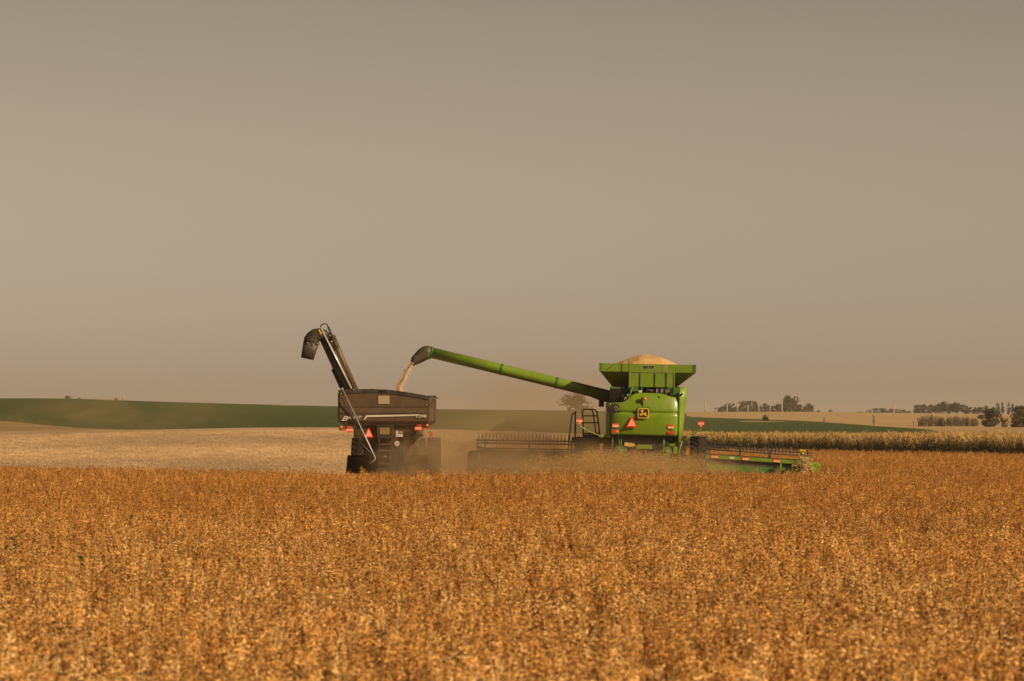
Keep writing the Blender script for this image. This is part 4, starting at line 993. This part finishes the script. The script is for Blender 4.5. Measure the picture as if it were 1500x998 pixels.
# ------------------------------------------------------------------ trees, shrubs and poles on the far fields
def make_tree(name, px, base_py, top_py, wpx, Y, leaf, label, cat='tree', group=None, seed=0, sparse=1.0, leafk=1.0, lumps=None, round_=1.0):
    r = random.Random(seed*977+int(px*7)); sc = F/Y
    x = (px-750)/F*Y; z0 = ground_z(x, Y)
    ztop = P(px, top_py, Y).z; H = max(ztop - z0, .5); Wd = wpx*(1.35 if name in ('grove_tree','skyline_tree','windbreak_tree') else 1.3 if name == 'dry_brush' else 1.0)/sc
    root = empty(name, (x, Y, z0-.05)); tag(root, label, cat, group)
    m = MB(); tr_ = max(.05, H*.022)
    m.tube([(0,0,0),(r.uniform(-.03,.03)*H,0,H*.35),(r.uniform(-.05,.05)*H,0,H*.8)], [tr_, tr_*.8, tr_*.25], 6)
    for k in range(5):
        a = r.uniform(0,6.28); z = H*r.uniform(.2,.5)
        m.tube([(0,0,z),(math.cos(a)*Wd*.2, math.sin(a)*Wd*.2, z+H*.18),(math.cos(a)*Wd*.36, math.sin(a)*Wd*.36, z+H*.32)], [tr_*.5,tr_*.35,tr_*.1], 5)
    m.build('trunk', M['bark'], root)
    m = MB(); nl = lumps or max(7, int(11*round_)); wpx_ = wpx
    cs = []
    for k in range(nl):
        zc = H*r.uniform(.08, .84); env = math.sin(math.pi*min(1, max(.2, (zc/H*.62+.30))))**.6
        a = r.uniform(0,6.28); q = r.uniform(.1,.62)*Wd*.5*env
        cs.append((math.cos(a)*q, math.sin(a)*q, zc, r.uniform(.14,.30)*Wd, r.uniform(.10,.22)*H))
    cs.append((r.uniform(-.1,.1)*Wd, 0, H*.80, Wd*.24, H*.19)); cs.append((r.uniform(-.12,.12)*Wd,0,H*.33,Wd*.42,H*.30))
    ls = max(.10, min(Wd,H)*.060)*leafk
    nleaf = int(1500*sparse)
    for k in range(nleaf):
        c = r.choice(cs)
        v = Vector((r.gauss(0,1), r.gauss(0,1), r.gauss(0,1))).normalized()*r.random()**.28
        p = Vector((c[0]+v.x*c[3], c[1]+v.y*c[3], max(.03*H, c[2]+v.z*c[4])))
        if mnoise.noise((p.x/Wd*4.2+seed, p.y/Wd*4.2, p.z/H*3.6+seed*.3)) < -.10: continue
        n = (v + Vector((r.uniform(-.7,.7), r.uniform(-.7,.7), r.uniform(-.3,.9)))).normalized(); t = n.orthogonal().normalized(); b = n.cross(t)
        a = r.uniform(0,6.28); t, b = t*math.cos(a)+b*math.sin(a), b*math.cos(a)-t*math.sin(a); l = ls*r.uniform(.6,1.4)
        m.add([p-t*l, p-b*l*.6, p+t*l, p+b*l*.6], [(0,1,2,3)])
    m.build('crown', leaf, root)
    return root
GA = 'trees in the grove behind the row of poles'
ORD = ['first', 'second', 'third', 'fourth', 'fifth']
def spot(px):
    ps = [1050, 1065, 1080.2, 1095.5, 1111.4, 1128, 1145.3]; k = min(range(7), key=lambda q: abs(ps[q]-px)); side_ = 'just behind' if abs(ps[k]-px) < 3.6 else ('between it and the next pole past' if px > ps[k] else 'just before')
    nm = 'the short pale post' if k == 0 else 'the thickest pole' if k == 6 else 'the %s thin pole from the short post' % ORD[k-1]
    if px > 1170: return {1173:'beside the broad olive tree', 1180:'second past the broad olive tree', 1187:'at the far end past the broad olive tree'}[px]
    return ('behind ' if abs(ps[k]-px) < 3.6 else 'past ' if px > ps[k] else 'short of ') + nm
lab = {'d': 'dark leafy tree in the grove behind the row of poles', 'o': 'olive green tree in the grove behind the row of poles', 'g': 'yellowing tree in the grove behind the row of poles'}
LM = {'d': M['leaf_dark'], 'o': M['leaf_olive'], 'g': M['leaf_gold'], 'b': M['leaf_brown']}
for i, (px, w_, tp, k) in enumerate([(1054,13,596,'d'),(1060,14,593,'o'),(1067,12,590.5,'d'),(1075,14,591,'o'),(1086,19,587,'g'),(1097,20,585.5,'o'),(1104,13,587,'o'),(1112,12,593,'d'),(1120,14,590,'o'),(1129,14,593,'d'),(1138,13,591,'d'),(1146,12,590,'d'),(1173,15,592,'d'),(1180,12,594,'o'),(1187,13,590.5,'g')]):
    make_tree('grove_tree', px, 604, tp, w_, 1700+18*((i*7) % 5), LM[k], {'d':'dark leafy','o':'olive green','g':'yellowing'}[k] + ' grove tree ' + spot(px), group=GA, seed=i)
make_tree('grove_tree', 1154, 604, 578.5, 18, 1690, M['leaf_dark'], 'tallest dark tree of the grove behind the row of poles', seed=61, round_=1.3)
make_tree('grove_tree', 1164, 604, 581.5, 18, 1700, M['leaf_olive'], 'broad olive tree leaning on the tallest tree of the grove', seed=62, round_=1.3)
make_tree('field_shrub', 1199, 604.5, 600.5, 9, 1650, M['leaf_dark'], 'small dark evergreen shrub beside the grove', 'shrub', seed=63)
make_tree('field_shrub', 1217, 604.5, 600.0, 13, 1650, M['leaf_brown'], 'low brown rounded bush beyond the grove on the skyline', 'shrub', seed=64)
GB = 'low trees along the skyline either side of the lone pole'
for i, (px, w_, tp, k) in enumerate([(1261,11,603,'d'),(1273,14,599,'d'),(1283,15,597.6,'o'),(1294,14,597.2,'d'),(1304,14,598,'o'),(1313,13,598.6,'d'),(1323,12,599.5,'g'),(1331,10,601.5,'b')]):
    make_tree('skyline_tree', px, 606, tp, w_, 1600+15*(i % 3), LM[k], {'d':'low dark round tree','o':'low olive round tree','g':'low yellowing tree','b':'lowest brown tree'}[k]+' near the lone pole on the skyline', group=GB, seed=80+i)
GC = 'trees of the dense windbreak behind the dry brush'
for i, (px, w_, tp, k) in enumerate([(1344,15,592,'o'),(1353,14,591.5,'o'),(1363,15,592,'g'),(1373,14,592,'o'),(1382,17,588,'d'),(1391,15,590,'d'),(1400,16,589,'d'),(1410,13,592,'o'),(1417,12,594,'d'),(1426,13,596,'d'),(1435,13,595.5,'d'),(1444,13,594,'o'),(1456,13,594,'d'),(1488,13,593,'d'),(1497,14,593,'d'),(1510,18,591,'d'),(1526,18,590,'o')]):
    make_tree('windbreak_tree', px, 609, tp, w_, 1420+14*((i*3) % 4), LM[k], {'d':'dark tree','o':'olive green tree','g':'yellowing tree'}[k]+(' of the windbreak behind the tan brush nearer the lone pole' if px < 1381 else ' of the windbreak behind the tan brush beside the large bush' if px < 1430 else ' of the windbreak behind the large dark olive bush' if px < 1470 else ' of the windbreak behind the large brownish bush'), group=GC, seed=110+i)
for i, (px, w_, tp) in enumerate([(1462,8,590),(1469,8,587.5),(1477,8,588),(1483,7,590)]):
    make_tree('poplar', px, 609, tp, w_, 1400, M['leaf_dark'], 'narrow pointed poplar rising from the dense windbreak', group='poplars in the windbreak', seed=150+i, lumps=6)
make_tree('bush', 1451, 624, 597, 36, 620, M['leaf_olive'], 'large dark olive bush standing before the windbreak beside the dry brush', 'bush', seed=160, sparse=2.0, lumps=18)
make_tree('bush', 1494, 624, 595, 44, 600, M['leaf_gold'], 'large brownish bush standing before the poplars of the windbreak', 'bush', seed=161, sparse=2.2, lumps=20)
make_tree('bush', 1470, 624, 613, 14, 610, M['leaf_brown'], 'low dry bush between the two large bushes', 'bush', seed=162)
def brush(px, w_, tp, Y, label, seed, group=None):
    r = random.Random(seed); x = (px-750)/F*Y; z0 = ground_z(x, Y); H = P(px, tp, Y).z - z0; Wd = w_*Y/F
    root = empty('dry_brush', (x, Y, z0-.05)); tag(root, label, 'brush', group)
    ms = MB(); ml = MB()
    for k in range(46):
        bx, by = r.gauss(0, Wd*.27), r.gauss(0, Wd*.3); h = H*r.uniform(.55,1.02)*(1-.5*abs(bx/Wd)); lx, ly = r.gauss(0,.10)*h, r.gauss(0,.1)*h
        ms.tube([(bx,by,0),(bx+lx*.4,by+ly*.4,h*.5),(bx+lx,by+ly,h)], [.03,.02,.008], 3, False, False)
        for q in range(26):
            t = r.uniform(.2,1.0); p = Vector((bx+lx*t, by+ly*t, h*t)); a = r.uniform(0,6.28)
            d = Vector((math.cos(a)*.5, math.sin(a)*.5, r.uniform(.2,1))).normalized()*r.uniform(.10,.26); c = d.orthogonal().normalized()*r.uniform(.025,.05)
            ml.add([p-c, p+c, p+d], [(0,1,2)])
    ms.build('stems', M['leaf_brown'], root); ml.build('foliage', M['leaf_brown'], root)
for i, (px, w_, tp) in enumerate([(1352,18,607.5),(1361,17,606.5),(1371,18,607.5),(1378,10,610)]):
    brush(px, w_, tp, 640+6*(i % 3), 'tall tan brush in the clump nearer the lone pole', 170+i, 'tan brush nearer the lone pole')
for i, (px, w_, tp) in enumerate([(1390,16,608.5),(1399,17,609),(1409,18,608.5),(1418,17,610),(1427,14,611)]):
    brush(px, w_, tp, 640+6*(i % 3), 'tall tan brush in the clump beside the large dark olive bush', 190+i, 'tan brush beside the large bush')
make_tree('bush', 1121.5, 619, 606.8, 16, 760, M['leaf_dark'], 'lone dark bush on the green strip before the tan field', 'bush', seed=180, sparse=.5, leafk=1.3)
make_tree('dry_weed', 1207, 620, 610.5, 9, 700, M['leaf_brown'], 'thin bare weed at the far edge of the green strip', 'weed', seed=181, sparse=.10, leafk=.6)
make_tree('dry_weed', 1280, 623, 606.5, 8, 660, M['leaf_brown'], 'tall thin sapling below the lone pole', 'sapling', seed=182, sparse=.20, leafk=.6)
make_tree('lone_tree', 843, 606, 573.5, 54, 900, M['leaf_olive'], 'hazy round tree behind the unloading auger of the combine', seed=183, sparse=1.5, round_=1.5)
make_tree('skyline_shrub', 100, 586, 579.2, 13, 905, M['leaf_brown'], 'wider brown shrub on the crest of the green hill', 'shrub', seed=184, sparse=.6)
make_tree('skyline_shrub', 116, 586, 582.6, 6, 905, M['leaf_brown'], 'tiny brown shrub on the crest beside the wider shrub', 'shrub', seed=185, sparse=.4)
make_tree('skyline_shrub', 170, 588, 581.8, 7, 905, M['leaf_brown'], 'small brown shrub beside the thin post on the green hill', 'shrub', seed=186, sparse=.5)
def pole(px, top, Y, r_, label, group=None, name='utility_pole', arm=False):
    x = (px-750)/F*Y; z = ground_z(x, Y); zt_ = P(px, top, Y).z
    o = part(name, M['pole'], None, lambda m: (m.tube([(0,0,-.3),(0,0,zt_-z)], [r_, r_*.75], 8), m.box((-r_*2.2,-.06,zt_-z-.45),(r_*2.2,.06,zt_-z-.3))))
    o.location = (x, Y, z); return tag(o, label, 'pole', group)
for kk, (px, tp) in enumerate(((1065,592.8),(1080.2,592.6),(1095.5,593),(1111.4,593),(1128,592.5))):
    pole(px, tp, 1600,   .24, ORD[kk] + ' thin pale pole from the short post before the grove', 'pale poles before the grove')
pole(1145.3, 588, 1560, .34, 'thickest pale pole at the end of the row before the tallest tree')
pole(1033.3, 588.6, 1500, .28, 'lone pale pole beside the green combine')
pole(1050, 598.5, 1600, .26, 'short pale post at the near end of the grove')
pole(1309.8, 592.5, 1300, .26, 'lone pale pole before the low skyline trees')
pole(180.5, 579.2, 905, .16, 'thin post on the crest of the green hill')

# green weeds among the ripe soybeans
def green_weed(px, py, s, label):
    Y = 1.80*F/(py-HOR); p = P(px, py, Y); r = random.Random(int(px)); z0 = ground_z(p.x, Y)
    o = empty('green_weed', (p.x, Y, z0)); tag(o, label, 'weed')
    hh = p.z - z0 + s*.3
    part('stem', M['weed'], o, lambda m: m.tube([(0,0,0),(.02,0,hh*.6),(0,.02,hh)], [.008,.006,.003], 5))
    for k in range(16):
        a = r.uniform(0,6.28); z = hh - s*r.random(); d = Vector((math.cos(a), math.sin(a), r.uniform(-.2,.5)))*s*.55; q = Vector((-math.sin(a), math.cos(a), 0))*s*.2
        part('leaf', M['weed'], o, lambda m: m.add([(0,0,z), Vector((0,0,z))+d*.5+q, Vector((0,0,z))+d, Vector((0,0,z))+d*.5-q], [(0,1,2,3)]))
green_weed(21, 794, .22, 'bright green weed standing out of the soybeans, largest of the weeds')
green_weed(9, 803, .13, 'small yellow green weed beside the largest weed')
green_weed(193, 758, .14, 'tiny green weed alone among the soybeans')
green_weed(118, 822, .16, 'dull green weed among the paler soybeans')

# ------------------------------------------------------------------ dust and haze
def volume(name, dens, col, aniso=0.35, shape=None):
    m = bpy.data.materials.new(name); m.use_nodes = True; t = m.node_tree; N = t.nodes; L = t.links
    N.remove(N['Principled BSDF']); v = N.new('ShaderNodeVolumePrincipled'); v.inputs['Color'].default_value = (*col, 1)
    v.inputs['Anisotropy'].default_value = aniso; v.inputs['Density'].default_value = dens
    L.new(v.outputs[0], N['Material Output'].inputs['Volume'])
    if shape:
        sc, lo, hi, seed, stretch = shape
        tc = N.new('ShaderNodeTexCoord')
        ln = N.new('ShaderNodeVectorMath'); ln.operation = 'LENGTH'; L.new(tc.outputs['Object'], ln.inputs[0])
        fo = N.new('ShaderNodeMapRange'); fo.interpolation_type = 'SMOOTHSTEP'; fo.inputs[1].default_value = 1.0; fo.inputs[2].default_value = 0.15; L.new(ln.outputs['Value'], fo.inputs[0])
        mp = N.new('ShaderNodeMapping'); mp.inputs['Scale'].default_value = stretch; mp.inputs['Location'].default_value = (seed, seed*1.7, 0); L.new(tc.outputs['Object'], mp.inputs[0])
        nz = N.new('ShaderNodeTexNoise'); nz.inputs['Scale'].default_value = sc; nz.inputs['Detail'].default_value = 4; nz.inputs['Distortion'].default_value = .6; L.new(mp.outputs[0], nz.inputs['Vector'])
        mr = N.new('ShaderNodeMapRange'); mr.inputs[1].default_value = lo; mr.inputs[2].default_value = hi; L.new(nz.outputs['Fac'], mr.inputs[0])
        mu = N.new('ShaderNodeMath'); mu.operation = 'MULTIPLY'; L.new(fo.outputs[0], mu.inputs[0]); L.new(mr.outputs[0], mu.inputs[1])
        m2 = N.new('ShaderNodeMath'); m2.operation = 'MULTIPLY'; m2.inputs[1].default_value = dens; L.new(mu.outputs[0], m2.inputs[0]); L.new(m2.outputs[0], v.inputs['Density'])
    return m
def dust(px, py, Y, rx, ry, rz, dens, label, shape, col=(0.90,0.64,0.34)):
    bm = bmesh.new(); bmesh.ops.create_icosphere(bm, subdivisions=3, radius=1.0)
    me = bpy.data.meshes.new('dust_cloud'); bm.to_mesh(me); bm.free()
    o = bpy.data.objects.new('dust_cloud', me); COL.objects.link(o); o.location = P(px, py, Y); o.scale = (rx, ry, rz)
    me.materials.append(volume('dust', dens, col, .3, shape)); return tag(o, label, 'dust', kind='stuff')
dust(860, 705, 156.6, 8.6, 3.6, 2.0, .80, 'thick tan dust boiling out behind the combine', (2.6, .38, .68, 3.0, (1.6,1,.8)))
dust(603, 685, 160.6, 2.6, 2.6, 2.1, .38, 'brown dust rising round the wheels of the grain cart', (2.2, .38, .7, 8.0, (1.2,1,1)))
dust(728, 672, 164.5, 7.4, 4.0, 2.3, .62, 'thin dust hanging over the left wing of the header', (2.2, .3, .7, 5.0, (1.5,1,1)))
dust(800, 610, 230.0, 11.0, 30.0, 4.6, .035, 'faint dust drifting beyond the combine and auger', (2.0, .25, .7, 11.0, (1.2,1,1)))
dust(175, 612, 330.0, 15.0, 26.0, 4.2, .022, 'faint dust drifting over the cut field before the green hill', (2.6, .42, .68, 13.0, (1.4,1,1)))
hz = part('haze', volume('haze', 0.00011, (0.97,0.86,0.70), .1), None, lambda m: m.box((-2600,-300,-1.9),(2600,4200,24)))
tag(hz, kind='stuff')
S.cycles.volume_step_rate = 1.0; S.cycles.volume_max_steps = 256
